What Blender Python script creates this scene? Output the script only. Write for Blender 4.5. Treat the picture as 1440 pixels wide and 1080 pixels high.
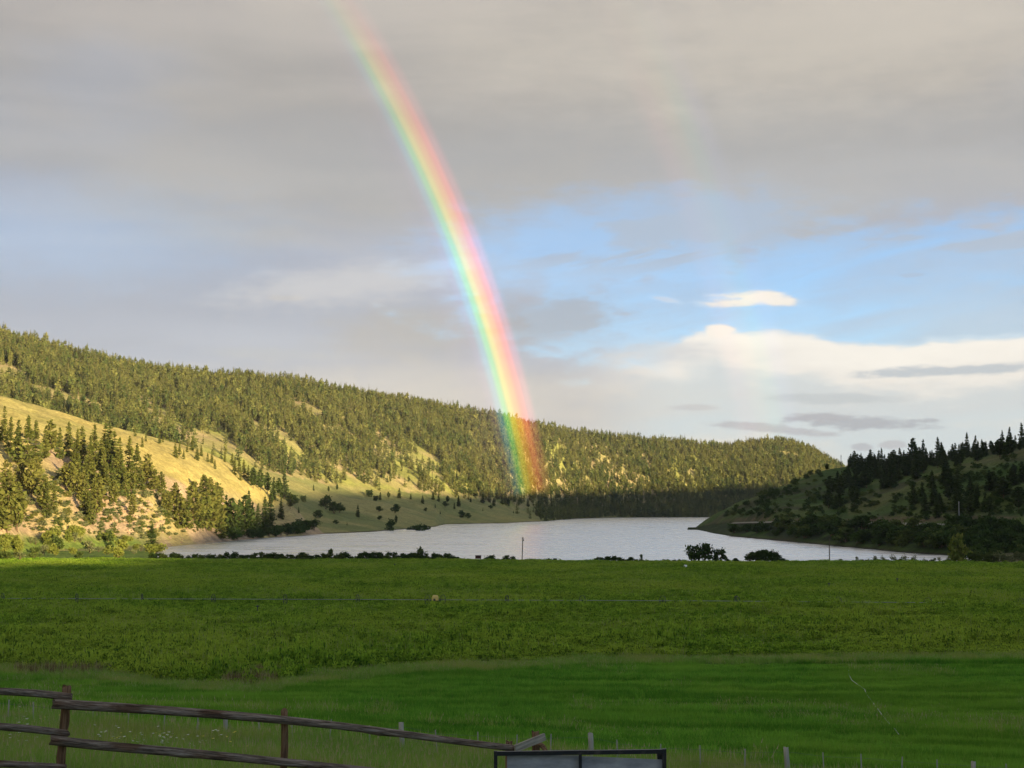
import bpy, math, random
import numpy as np

for o in list(bpy.data.objects):
    bpy.data.objects.remove(o)
sc = bpy.context.scene
COL = sc.collection
random.seed(7)
RNG = np.random.default_rng(7)
PI = math.pi

# ------------------------------------------------------------------ camera
F = 2160.0                      # focal length in photo pixels (1440 wide)
VH = 711.0                      # row of the true horizon in the photo
PITCH = math.atan((VH - 540) / F)
CAMZ = 20.0                     # eye height above the lake (lake = 0)
cam_d = bpy.data.cameras.new('camera')
cam_d.sensor_width = 36.0
cam_d.lens = 36.0 * F / 1440.0
cam_d.clip_start = 0.5
cam_d.clip_end = 20000
cam = bpy.data.objects.new('camera', cam_d)
COL.objects.link(cam)
cam.location = (0, 0, CAMZ)
cam.rotation_euler = (PI / 2 + PITCH, 0, 0)
sc.camera = cam

# ------------------------------------------------------------------ exposure
EXPOSURE = 1.72
vs = sc.view_settings
vs.view_transform = 'Standard'
vs.look = 'None'
vs.gamma = 1.0
vs.use_curve_mapping = False
vs.exposure = EXPOSURE
EV = 2.0 ** EXPOSURE

# ------------------------------------------------------------------ sun (the rainbow fixes where it stands)
ANTI_AZ = math.radians(-40.4)   # antisolar point, from +Y towards +X
SUN_EL = math.radians(6.5)
SUN_AZ = ANTI_AZ + PI           # the sun stands behind the camera, to the right
sun_dir = np.array([math.sin(SUN_AZ) * math.cos(SUN_EL), math.cos(SUN_AZ) * math.cos(SUN_EL), math.sin(SUN_EL)])
sd = bpy.data.lights.new('sun', 'SUN')
sd.energy = 5.0
sd.angle = math.radians(0.53)
sd.color = (1.0, 0.80, 0.46)
sun = bpy.data.objects.new('sun', sd)
COL.objects.link(sun)
sun.rotation_euler = (PI / 2 - SUN_EL, 0, PI - SUN_AZ)
sun.location = (300, -300, 500)


def px_ray(u, v):
    cx = (u - 720) / F
    cy = (540 - v) / F
    return np.array([cx, math.cos(PITCH) - cy * math.sin(PITCH), math.sin(PITCH) + cy * math.cos(PITCH)])


def px_point(u, v, Y):
    d = px_ray(u, v)
    return np.array([0, 0, CAMZ]) + d * (Y / d[1])


def px_z(u, v, Y):
    return float(px_point(u, v, Y)[2])


def px_ang(u, v):
    d = px_ray(u, v)
    d = d / np.linalg.norm(d)
    return math.atan2(d[0], d[1]), math.asin(d[2])


# ------------------------------------------------------------------ node helper
class NT:
    def __init__(self, tree):
        self.t = tree
        self.t.nodes.clear()

    def n(self, kind, **kw):
        nd = self.t.nodes.new(kind)
        for k, val in kw.items():
            setattr(nd, k, val)
        return nd

    def put(self, sock, val):
        if isinstance(val, bpy.types.NodeSocket):
            self.t.links.new(val, sock)
        elif val is not None:
            try:
                sock.default_value = val
            except Exception:
                sock.default_value = tuple(val) + (1.0,)

    def m(self, op, a, b=None, c=None, clamp=False):
        nd = self.n('ShaderNodeMath', operation=op, use_clamp=clamp)
        for i, x in enumerate((a, b, c)):
            if x is not None:
                self.put(nd.inputs[i], x)
        return nd.outputs[0]

    def vm(self, op, a, b=None):
        nd = self.n('ShaderNodeVectorMath', operation=op)
        self.put(nd.inputs[0], a)
        if b is not None:
            self.put(nd.inputs[1], b)
        return nd.outputs[0]

    def xyz(self, x, y, z):
        nd = self.n('ShaderNodeCombineXYZ')
        for i, q in enumerate((x, y, z)):
            self.put(nd.inputs[i], q)
        return nd.outputs[0]

    def noise(self, vec, scale, detail=4, rough=0.5, dist=0.0, out=0):
        nd = self.n('ShaderNodeTexNoise')
        if vec is not None:
            self.put(nd.inputs['Vector'], vec)
        nd.inputs['Scale'].default_value = scale
        nd.inputs['Detail'].default_value = detail
        nd.inputs['Roughness'].default_value = rough
        nd.inputs['Distortion'].default_value = dist
        return nd.outputs[out]

    def ss(self, val, lo, hi, a=0.0, b=1.0):
        nd = self.n('ShaderNodeMapRange', interpolation_type='SMOOTHSTEP')
        self.put(nd.inputs[0], val)
        for i, q in enumerate((lo, hi, a, b)):
            self.put(nd.inputs[i + 1], q)
        return nd.outputs[0]

    def mix(self, fac, a, b, mode='MIX'):
        nd = self.n('ShaderNodeMix', data_type='RGBA', blend_type=mode)
        self.put(nd.inputs[0], fac)
        self.put(nd.inputs[6], a if isinstance(a, bpy.types.NodeSocket) else tuple(a) + (1.0,))
        self.put(nd.inputs[7], b if isinstance(b, bpy.types.NodeSocket) else tuple(b) + (1.0,))
        return nd.outputs[2]

    def ramp(self, fac, stops, interp='LINEAR'):
        nd = self.n('ShaderNodeValToRGB')
        cr = nd.color_ramp
        cr.interpolation = interp
        while len(cr.elements) < len(stops):
            cr.elements.new(0.5)
        for e, (p, c) in zip(cr.elements, stops):
            e.position = p
            e.color = tuple(c) + (1.0,)
        self.put(nd.inputs[0], fac)
        return nd.outputs[0]


# ------------------------------------------------------------------ world: clear evening sky + cloud layers by direction
def srgb(r, g, b):
    def f(c):
        c /= 255.0
        return c / 12.92 if c <= 0.04045 else ((c + 0.055) / 1.055) ** 2.4
    return (f(r), f(g), f(b))


def skyc(r, g, b):                      # radiance that displays as this colour at the scene's exposure
    return tuple(x / EV for x in srgb(r, g, b))


world = bpy.data.worlds.new('World')
sc.world = world
world.use_nodes = True
W = NT(world.node_tree)
tc = W.n('ShaderNodeTexCoord').outputs['Generated']
sep = W.n('ShaderNodeSeparateXYZ')
W.put(sep.inputs[0], tc)
dx, dy, dz = sep.outputs
phi = W.m('ARCTAN2', dx, dy)
theta = W.m('ARCSINE', dz)
P = W.xyz(phi, theta, 0.0)
nlow = W.noise(W.vm('MULTIPLY', P, (1.0, 2.2, 1.0)), 3.2, 3, 0.5)
nstr = W.noise(W.vm('MULTIPLY', W.vm('ADD', P, (3.1, 0.4, 0)), (1.0, 5.5, 1.0)), 5.0, 5, 0.55, 0.3)
nsm = W.noise(W.vm('MULTIPLY', W.vm('ADD', P, (5.4, 2.7, 0)), (1.0, 3.2, 1.0)), 70.0, 6, 0.62)
nfine = W.noise(W.vm('MULTIPLY', W.vm('ADD', P, (0.4, 1.7, 0)), (1.0, 3.0, 1.0)), 26.0, 6, 0.6)


def ctr(x):
    return W.m('SUBTRACT', x, 0.5)


# cloud deck, colours change slowly with elevation (three haze levels) and low noise
el_n = W.m('ADD', theta, W.m('ADD', W.m('MULTIPLY', ctr(nlow), 0.16), W.m('MULTIPLY', ctr(nstr), 0.07)))
deck = W.ramp(W.m('MULTIPLY', el_n, 1.0 / 0.5), [
    (0.00, skyc(212, 206, 200)), (0.13, skyc(198, 196, 197)), (0.21, skyc(182, 187, 198)),
    (0.30, skyc(177, 183, 196)), (0.40, skyc(180, 177, 173)), (0.52, skyc(176, 170, 162)),
    (0.64, skyc(186, 178, 169)), (1.00, skyc(182, 177, 172))], 'EASE')
warm = W.ss(W.noise(W.vm('MULTIPLY', W.vm('ADD', P, (7.7, 2.2, 0)), (1.0, 1.6, 1.0)), 2.6, 2, 0.5), 0.50, 0.72)
deck = W.mix(1.0, deck, (0.975, 1.0, 1.045), 'MULTIPLY')
deck = W.mix(W.m('MULTIPLY', warm, 0.45), deck, skyc(216, 206, 190))
cool = W.ss(W.noise(W.vm('MULTIPLY', W.vm('ADD', P, (1.9, 8.1, 0)), (1.0, 2.4, 1.0)), 3.4, 3, 0.5), 0.52, 0.72)
deck = W.mix(W.m('MULTIPLY', cool, 0.5), deck, skyc(168, 176, 192))
deck = W.mix(W.ss(nstr, 0.35, 0.68, 0.0, 1.0), W.mix(1.0, deck, (0.86, 0.87, 0.89), 'MULTIPLY'), deck)


def ellipse(u, v, ru, rv, tilt=0.0, warp=0.5, soft=0.5):
    p0, t0 = px_ang(u, v)
    a = W.m('SUBTRACT', phi, p0)
    b = W.m('SUBTRACT', theta, t0)
    b = W.m('SUBTRACT', b, W.m('MULTIPLY', a, tilt))
    a = W.m('MULTIPLY', a, F / ru)
    b = W.m('MULTIPLY', b, F / rv)
    r = W.m('SQRT', W.m('ADD', W.m('MULTIPLY', a, a), W.m('MULTIPLY', b, b)))
    r = W.m('ADD', r, W.m('ADD', W.m('MULTIPLY', ctr(nfine), warp * 2.4), W.m('MULTIPLY', ctr(nsm), warp * (2.4 if rv < 30 else 0.8))))
    return W.ss(r, 1.0 + soft * 0.5, 1.0 - soft * 0.5)


# the clear gap low over the valley, going on to the right
gap = ellipse(1390, 412, 560, 92, 0.02, 0.6, 0.9)
gap2 = W.m('MULTIPLY', ellipse(860, 345, 220, 62, 0.05, 0.6, 1.2), 0.6)
gap3 = W.m('MULTIPLY', ellipse(100, 330, 220, 60, 0.02, 0.5, 1.6), 0.16)
gap = W.m('MAXIMUM', W.m('MAXIMUM', gap, gap2), gap3)
cloudmask = W.m('SUBTRACT', 1.0, gap)
# drawn-out grey streaks through the gap
tilted = W.xyz(W.m('ADD', phi, 2.2), W.m('SUBTRACT', theta, W.m('MULTIPLY', phi, 0.16)), 0.3)
nst2 = W.noise(W.vm('MULTIPLY', tilted, (1.0, 7.0, 1.0)), 6.5, 6, 0.58, 0.5)
streak = W.m('MULTIPLY', W.ss(nst2, 0.47, 0.60), W.ss(theta, 0.125, 0.165))
cloudmask = W.m('MAXIMUM', cloudmask, W.m('MULTIPLY', streak, 0.8))
veil = W.ss(nst2, 0.30, 0.60, 0.08, 0.5)
cloudmask = W.m('MAXIMUM', cloudmask, veil)
col = W.mix(W.m('MULTIPLY', streak, W.m('MULTIPLY', gap, 0.9)), deck, skyc(172, 182, 196))


def blob(col, mask, u, v, ru, rv, c, tilt=0.0, warp=0.35, soft=0.4, amt=1.0):
    e = W.m('MULTIPLY', ellipse(u, v, ru, rv, tilt, warp, soft), amt)
    return W.mix(e, col, c), W.m('MAXIMUM', mask, e)


# bank of cumulus lying low across the gap: wavy sunlit top, paler below
_, tb = px_ang(1100, 470)
p_l, _ = px_ang(790, 500)
p_r, _ = px_ang(960, 500)
wav = W.noise(W.xyz(phi, 0.0, 4.0), 9.0, 5, 0.55)
bank_line = [(700, 500), (880, 492), (940, 480), (985, 464), (1010, 459), (1040, 460), (1075, 458), (1130, 465), (1200, 478), (1270, 481), (1330, 475), (1440, 466), (1620, 470), (2000, 478)]
stops_b = []
for u_, v_ in bank_line:
    a_, t_ = px_ang(u_, v_)
    stops_b.append(((a_ + 0.05) / 0.62, (t_ - 0.09) / 0.04))
top0 = W.ramp(W.m('DIVIDE', W.m('ADD', phi, 0.05), 0.62), [(max(0, a_), (t_, t_, t_)) for a_, t_ in stops_b], 'EASE')
top = W.m('ADD', W.m('ADD', 0.09, W.m('MULTIPLY', top0, 0.04)), W.m('ADD', W.m('MULTIPLY', ctr(nfine), 0.011), W.m('MULTIPLY', ctr(nsm), 0.006)))
depth = W.m('SUBTRACT', top, theta)
bank = W.m('MULTIPLY', W.ss(depth, -0.0015, 0.006), W.ss(phi, p_l, p_r))
bankcol = W.ramp(W.m('MULTIPLY', W.m('ADD', depth, W.m('ADD', W.m('MULTIPLY', ctr(nstr), 0.07), W.m('MULTIPLY', ctr(nfine), 0.03))), 10.0), [
    (0.0, skyc(255, 248, 238)), (0.20, skyc(244, 237, 229)), (0.38, skyc(206, 214, 219)),
    (0.60, skyc(206, 218, 224)), (0.85, skyc(230, 226, 218)), (1.0, skyc(228, 220, 210))], 'EASE')
col = W.mix(bank, col, bankcol)
cloudmask = W.m('MAXIMUM', cloudmask, W.m('MULTIPLY', bank, 0.95))
for args in [
    (1010, 466, 24, 11, skyc(255, 247, 237), 0.0, 0.45, 0.6, 1.0),
    (930, 495, 70, 16, skyc(204, 206, 212), 0.0, 0.6, 1.0, 0.8),
    (1040, 424, 52, 7, skyc(250, 241, 230), 0.03, 0.75, 1.1, 0.95),
    (1062, 418, 44, 9, skyc(255, 246, 233), 0.0, 0.75, 1.1, 1.0),
    (1090, 421, 34, 9, skyc(255, 245, 232), -0.05, 0.75, 1.1, 0.95),
    (935, 421, 22, 4, skyc(222, 226, 236), -0.2, 0.5, 0.9, 0.7),
    (1338, 521, 112, 7, skyc(172, 184, 197), 0.03, 0.85, 0.8, 0.85),
    (1172, 560, 88, 7, skyc(188, 197, 204), 0.0, 0.8, 0.8, 0.85),
    (1222, 595, 95, 8, skyc(164, 170, 182), -0.03, 0.85, 0.7, 0.9),
    (1150, 587, 42, 6, skyc(168, 171, 182), 0.0, 0.85, 0.8, 0.9),
    (1086, 603, 80, 6, skyc(178, 180, 189), -0.10, 0.9, 0.8, 0.85),
    (1212, 628, 14, 5, skyc(176, 180, 190), 0.0, 0.5, 0.6, 0.8),
    (1255, 625, 18, 6, skyc(184, 186, 194), 0.0, 0.5, 0.6, 0.8),
    (972, 573, 30, 4, skyc(188, 192, 200), 0.0, 0.5, 0.7, 0.8),
    (1285, 387, 20, 4, skyc(160, 176, 200), 0.0, 0.5, 0.7, 0.7),
    (770, 450, 110, 30, skyc(158, 163, 174), 0.10, 0.9, 1.1, 0.85),
    (590, 465, 120, 34, skyc(178, 174, 170), 0.05, 0.8, 1.2, 0.7),
    (400, 419, 24, 4, skyc(178, 176, 176), 0.0, 0.5, 0.7, 0.8),
    (380, 498, 90, 8, skyc(184, 188, 194), -0.03, 0.5, 0.8, 0.6),
    (500, 398, 150, 26, skyc(214, 212, 212), 0.12, 0.6, 1.3, 0.6),
    (880, 215, 380, 60, skyc(170, 171, 172), 0.03, 0.6, 1.5, 0.6),
    (1180, 40, 380, 90, skyc(214, 205, 190), 0.05, 0.6, 1.8, 0.6),
    (1240, 255, 300, 40, skyc(176, 178, 182), 0.02, 0.7, 1.4, 0.6),
    (560, 560, 300, 40, skyc(224, 214, 200), 0.0, 0.6, 1.6, 0.6),
    (1010, 312, 190, 46, skyc(176, 182, 190), 0.06, 0.7, 1.0, 0.75),
]:
    col, cloudmask = blob(col, cloudmask, *args)
# deck opened towards the low sun, out of view, to brighten the shaded field
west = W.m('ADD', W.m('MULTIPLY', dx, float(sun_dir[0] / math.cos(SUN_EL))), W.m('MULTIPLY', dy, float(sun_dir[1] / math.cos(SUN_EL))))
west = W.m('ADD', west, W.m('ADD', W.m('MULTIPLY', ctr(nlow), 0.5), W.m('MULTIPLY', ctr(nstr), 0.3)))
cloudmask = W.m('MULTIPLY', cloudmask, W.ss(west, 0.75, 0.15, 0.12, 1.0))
sky = W.n('ShaderNodeTexSky', sky_type='NISHITA', sun_disc=False)
sky.sun_elevation = SUN_EL
sky.sun_rotation = SUN_AZ
sky.altitude = 900
sky.air_density = 0.85
sky.ozone_density = 3.2
sky.dust_density = 1.0
bg_sky = W.n('ShaderNodeBackground')
bg_sky.inputs[1].default_value = 0.092
W.put(bg_sky.inputs[0], sky.outputs[0])
bg_cl = W.n('ShaderNodeBackground')
W.put(bg_cl.inputs[0], col)
bg_cl.inputs[1].default_value = 1.0
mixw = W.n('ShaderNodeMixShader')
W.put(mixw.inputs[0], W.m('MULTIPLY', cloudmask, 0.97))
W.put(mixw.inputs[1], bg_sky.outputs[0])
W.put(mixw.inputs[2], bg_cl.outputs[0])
wo = W.n('ShaderNodeOutputWorld')
W.put(wo.inputs[0], mixw.outputs[0])


# ------------------------------------------------------------------ numpy noise
def _hash(ix, iy, s):
    n = (ix * 374761393 + iy * 668265263 + s * 144665) & 0x7fffffff
    n = ((n ^ (n >> 13)) * 1274126177) & 0x7fffffff
    return ((n ^ (n >> 16)) & 0xffff) / 65535.0


def vnoise(x, y, s=0):
    ix = np.floor(x).astype(np.int64)
    iy = np.floor(y).astype(np.int64)
    fx = x - ix
    fy = y - iy
    fx = fx * fx * (3 - 2 * fx)
    fy = fy * fy * (3 - 2 * fy)
    a = _hash(ix, iy, s) * (1 - fx) + _hash(ix + 1, iy, s) * fx
    b = _hash(ix, iy + 1, s) * (1 - fx) + _hash(ix + 1, iy + 1, s) * fx
    return a * (1 - fy) + b * fy


def fbm(x, y, scale, oct=4, s=0, gain=0.5):
    x = np.asarray(x, float) / scale
    y = np.asarray(y, float) / scale
    out = 0.0
    amp = 1.0
    tot = 0.0
    for i in range(oct):
        out = out + amp * vnoise(x + 17.3 * i, y - 9.1 * i, s + i)
        tot += amp
        amp *= gain
        x = x * 2.03
        y = y * 2.03
    return out / tot            # 0..1


def smooth(x, lo, hi):
    t = np.clip((x - lo) / (hi - lo), 0, 1)
    return t * t * (3 - 2 * t)


# ------------------------------------------------------------------ material helper
def mat(name, rough=0.9, spec=0.2):
    m = bpy.data.materials.new(name)
    m.use_nodes = True
    N = NT(m.node_tree)
    b = N.n('ShaderNodeBsdfPrincipled')
    b.inputs['Roughness'].default_value = rough
    b.inputs['Specular IOR Level'].default_value = spec
    o = N.n('ShaderNodeOutputMaterial')
    N.t.links.new(b.outputs[0], o.inputs[0])
    return m, N, b


def foliage_mat(name, c1, c2, c3, tint_scale=0.35, transl=0.25, stands=None):
    """leafy colour: differs from plant to plant and from clump to clump"""
    m = bpy.data.materials.new(name)
    m.use_nodes = True
    N = NT(m.node_tree)
    info = N.n('ShaderNodeObjectInfo')
    tcn = N.n('ShaderNodeTexCoord')
    nz = N.noise(tcn.outputs['Object'], tint_scale, 3, 0.6)
    c = N.mix(info.outputs['Random'], c1, c2)
    c = N.mix(N.ss(nz, 0.42, 0.68), c, c3)
    if stands:                          # groves of another species
        gp = N.n('ShaderNodeNewGeometry').outputs['Position']
        c = N.mix(N.ss(N.noise(gp, 0.014, 4, 0.65), 0.50, 0.62), c, N.mix(1.0, c, stands, 'MULTIPLY'))
    d = N.n('ShaderNodeBsdfDiffuse')
    N.put(d.inputs[0], c)
    tr = N.n('ShaderNodeBsdfTranslucent')
    N.put(tr.inputs[0], c)
    mx = N.n('ShaderNodeMixShader')
    mx.inputs[0].default_value = transl
    N.put(mx.inputs[1], d.outputs[0])
    N.put(mx.inputs[2], tr.outputs[0])
    o = N.n('ShaderNodeOutputMaterial')
    N.put(o.inputs[0], mx.outputs[0])
    return m


def tag(o, label=None, cat=None, group=None, kind=None):
    if label:
        o['label'] = label
    if cat:
        o['category'] = cat
    if group:
        o['group'] = group
    if kind:
        o['kind'] = kind
    return o


def mesh_np(name, verts, faces, mats=(), smooth_sh=False, fmat=None):
    me = bpy.data.meshes.new(name)
    verts = np.asarray(verts, np.float32)
    if isinstance(faces, np.ndarray):
        k = faces.shape[1]
        me.vertices.add(len(verts))
        me.vertices.foreach_set('co', verts.ravel())
        me.loops.add(faces.size)
        me.loops.foreach_set('vertex_index', faces.astype(np.int32).ravel())
        me.polygons.add(len(faces))
        me.polygons.foreach_set('loop_start', np.arange(0, faces.size, k, dtype=np.int32))
        me.update(calc_edges=True)
    else:
        me.from_pydata([tuple(map(float, q)) for q in verts], [], faces)
    for mm in mats:
        me.materials.append(mm)
    if fmat is not None:
        me.polygons.foreach_set('material_index', np.asarray(fmat, np.int32))
    me.polygons.foreach_set('use_smooth', np.full(len(me.polygons), smooth_sh))
    me.update()
    return me


def link(name, me, parent=None, loc=(0, 0, 0), rot=(0, 0, 0), scl=(1, 1, 1)):
    o = bpy.data.objects.new(name, me)
    COL.objects.link(o)
    o.location = [float(q) for q in loc]
    o.rotation_euler = rot
    o.scale = scl
    o.parent = parent
    return o


# ------------------------------------------------------------------ terrain: guide lines read off the photo, set at real distances
def G(knots, mode):
    """knots of (column, depth, row or height) -> columns, depths, heights"""
    k = np.array(knots, float)
    z = np.array([px_z(a, c, b) if mode == 'v' else c for a, b, c in k])
    return k[:, 0], k[:, 1], z


def shoreY(u, v):
    d = px_ray(u, v)
    return -CAMZ / d[2] * d[1]


FARSHORE = [(u, shoreY(u, v)) for u, v in [(240, 768), (300, 762), (360, 757), (430, 752), (470, 750.5), (520, 748.5), (575, 744), (600, 741.5),
                                           (612, 741), (626, 737.6), (690, 736.2), (712, 736), (735, 734.5), (770, 733), (790, 731),
                                           (815, 729.3)]] + [(860, 2560), (985, 2640), (1100, 2680), (1300, 2700), (2600, 2700)]
FARSHORE = [(-3000, 757), (-400, 757)] + FARSHORE
FS_u = np.array([a for a, b in FARSHORE])
FS_y = np.array([b for a, b in FARSHORE])

FOOT = G([(-3000, 1350, 560), (-400, 1350, 590), (0, 1400, 598), (100, 1420, 615), (200, 1450, 634), (330, 1500, 652), (400, 1600, 664), (470, 1700, 685),
          (530, 1800, 695), (600, 1900, 702), (680, 2080, 709), (740, 2260, 716.5), (790, 2500, 724), (860, 2620, 725.5),
          (985, 2720, 726), (1100, 2760, 726), (1300, 2780, 726), (2600, 2800, 726)], 'v')
# tree tops in the photo -> ground below them
CR = [(-3000, 1900, 330), (-400, 1900, 372), (0, 1980, 458), (50, 2000, 472), (100, 2020, 485), (150, 2060, 500), (200, 2100, 512), (250, 2130, 520), (300, 2180, 523),
      (350, 2200, 523), (400, 2240, 525), (440, 2270, 531), (480, 2320, 540), (530, 2370, 550), (600, 2450, 562), (640, 2500, 567),
      (700, 2580, 578), (720, 2600, 585), (760, 2680, 594), (800, 2760, 600), (870, 2860, 608), (940, 2950, 616), (985, 3020, 621),
      (1030, 3120, 621), (1080, 3220, 618), (1110, 3280, 620), (1140, 3330, 628), (1165, 3380, 642), (1200, 3400, 662), (1300, 3400, 690),
      (2600, 3400, 700)]
CREST = G([(a, b, c + 12.5 / b * F) for a, b, c in CR], 'v')

BL_FOOT = G([(-3000, 520, 2.5), (-300, 540, 2.2), (0, 600, 1.6), (100, 660, 1.2), (200, 722, 0.6), (240, 752, 0.0), (300, 836, 0.0), (360, 933, 0.0),
             (430, 1046, 0.0), (470, 1090, -1.0), (500, 1100, -6)], 'z')
BL_BROW = G([(-3000, 690, 610), (-300, 690, 622), (0, 712, 642), (100, 775, 655), (200, 835, 675), (240, 862, 685), (300, 930, 699), (340, 985, 706),
             (400, 1062, 727), (440, 1090, 746), (470, 1105, 753), (500, 1110, 760)], 'v')
BL_TOP = G([(-3000, 980, 500), (-300, 985, 522), (0, 1000, 557), (50, 1005, 571), (100, 1015, 584), (150, 1035, 597), (200, 1055, 608), (250, 1080, 622),
            (280, 1095, 633), (320, 1115, 649), (345, 1125, 665), (380, 1130, 690), (420, 1125, 717), (455, 1118, 748), (500, 1120, 765)], 'v')

RH_SHORE = [(965, shoreY(979, 745)), (979, shoreY(979, 745)), (1000, shoreY(1000, 750)), (1029, shoreY(1029, 755)), (1090, shoreY(1090, 760.5)), (1166, shoreY(1166, 767.5)),
            (1263, shoreY(1263, 777)), (1327, shoreY(1327, 781)), (1440, 600), (1800, 560), (2600, 560)]
RS_u = np.array([a for a, b in RH_SHORE])
RS_y = np.array([b for a, b in RH_SHORE])
ROAD = [(985, 1278, 2.2), (1010, 1205, 5.0), (1040, 1130, 7.6), (1100, 960, 10.0), (1200, 815, 11.2), (1300, 712, 11.4), (1440, 672, 10.6), (1800, 640, 10.6), (2600, 640, 11)]
RD_u, RD_y, RD_z = (np.array([q[i] for q in ROAD]) for i in range(3))
SPUR = G([(965, 1290, 752), (1000, 1240, 733), (1100, 1040, 712), (1150, 980, 716), (1180, 935, 720), (1230, 890, 707), (1280, 890, 683), (1340, 900, 659), (1400, 910, 640), (1440, 920, 630),
          (1600, 930, 590), (2600, 940, 480)], 'v')
RH_GULLY = G([(965, 1300, 752), (1000, 1262, 731), (1100, 1130, 700), (1180, 1080, 694), (1230, 1060, 688), (1300, 1060, 672), (1440, 1080, 640), (1600, 1090, 596), (2600, 1100, 480)], 'v')
RH_TOP = G([(965, 1310, 752), (985, 1310, 736), (1000, 1310, 725), (1030, 1300, 706), (1070, 1290, 690), (1110, 1285, 675), (1150, 1275, 661), (1200, 1270, 655), (1250, 1270, 652),
            (1300, 1280, 645), (1350, 1290, 638), (1400, 1300, 629), (1440, 1300, 622), (1700, 1300, 560), (2600, 1300, 470)], 'v')

FIELD_Y = np.array([4, 12, 18, 30, 45, 60, 80, 105, 125, 160, 200, 252, 330, 420, 530, 700])
FIELD_Z = CAMZ + np.array([-3.2, -3.8, -4.25, -5.75, -7.65, -9.4, -11.25, -13.2, -14.2, -15.15, -15.85, -16.4, -17.0, -17.6, -18.4, -18.5])

# grid: columns of equal bearing, rows of equal depth
uc = np.concatenate([np.linspace(-2600, -160, 60, endpoint=False), np.linspace(-160, 1600, 640), np.linspace(1640, 4200, 50)])
yr = np.concatenate([np.geomspace(5, 540, 230, endpoint=False), np.arange(540, 1400, 4.2), np.arange(1400, 3500, 12), np.linspace(3500, 6500, 30)])
UU, YY = np.meshgrid(uc, yr, indexing='ij')
XX = (UU - 720) / F * YY


def col_interp(g, u):
    return np.interp(u, g[0], g[1]), np.interp(u, g[0], g[2])


def gsm(a, s=3):
    k = np.exp(-0.5 * (np.arange(-3 * s, 3 * s + 1) / s) ** 2)
    k /= k.sum()
    return np.convolve(np.pad(a, 3 * s, mode='edge'), k, 'valid')


fs = np.interp(uc, FS_u, FS_y)
ft_y, ft_z = (gsm(q) for q in col_interp(FOOT, uc))
cr_y, cr_z = (gsm(q, 2) for q in col_interp(CREST, uc))
bf_y, bf_z = (gsm(q) for q in col_interp(BL_FOOT, uc))
bb_y, bb_z = (gsm(q) for q in col_interp(BL_BROW, uc))
bt_y, bt_z = (gsm(q, 2) for q in col_interp(BL_TOP, uc))
rs = np.interp(uc, RS_u, RS_y)
rd_y, rd_z = (gsm(np.interp(uc, RD_u, q)) for q in (RD_y, RD_z))
sp_y, sp_z = (gsm(q) for q in col_interp(SPUR, uc))
gu_y, gu_z = (gsm(q) for q in col_interp(RH_GULLY, uc))
rt_y, rt_z = (gsm(q, 2) for q in col_interp(RH_TOP, uc))
f_edge = np.interp(uc, [240, 700, 1440], [528, 520, 482])       # where the field ends at the lake

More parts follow.
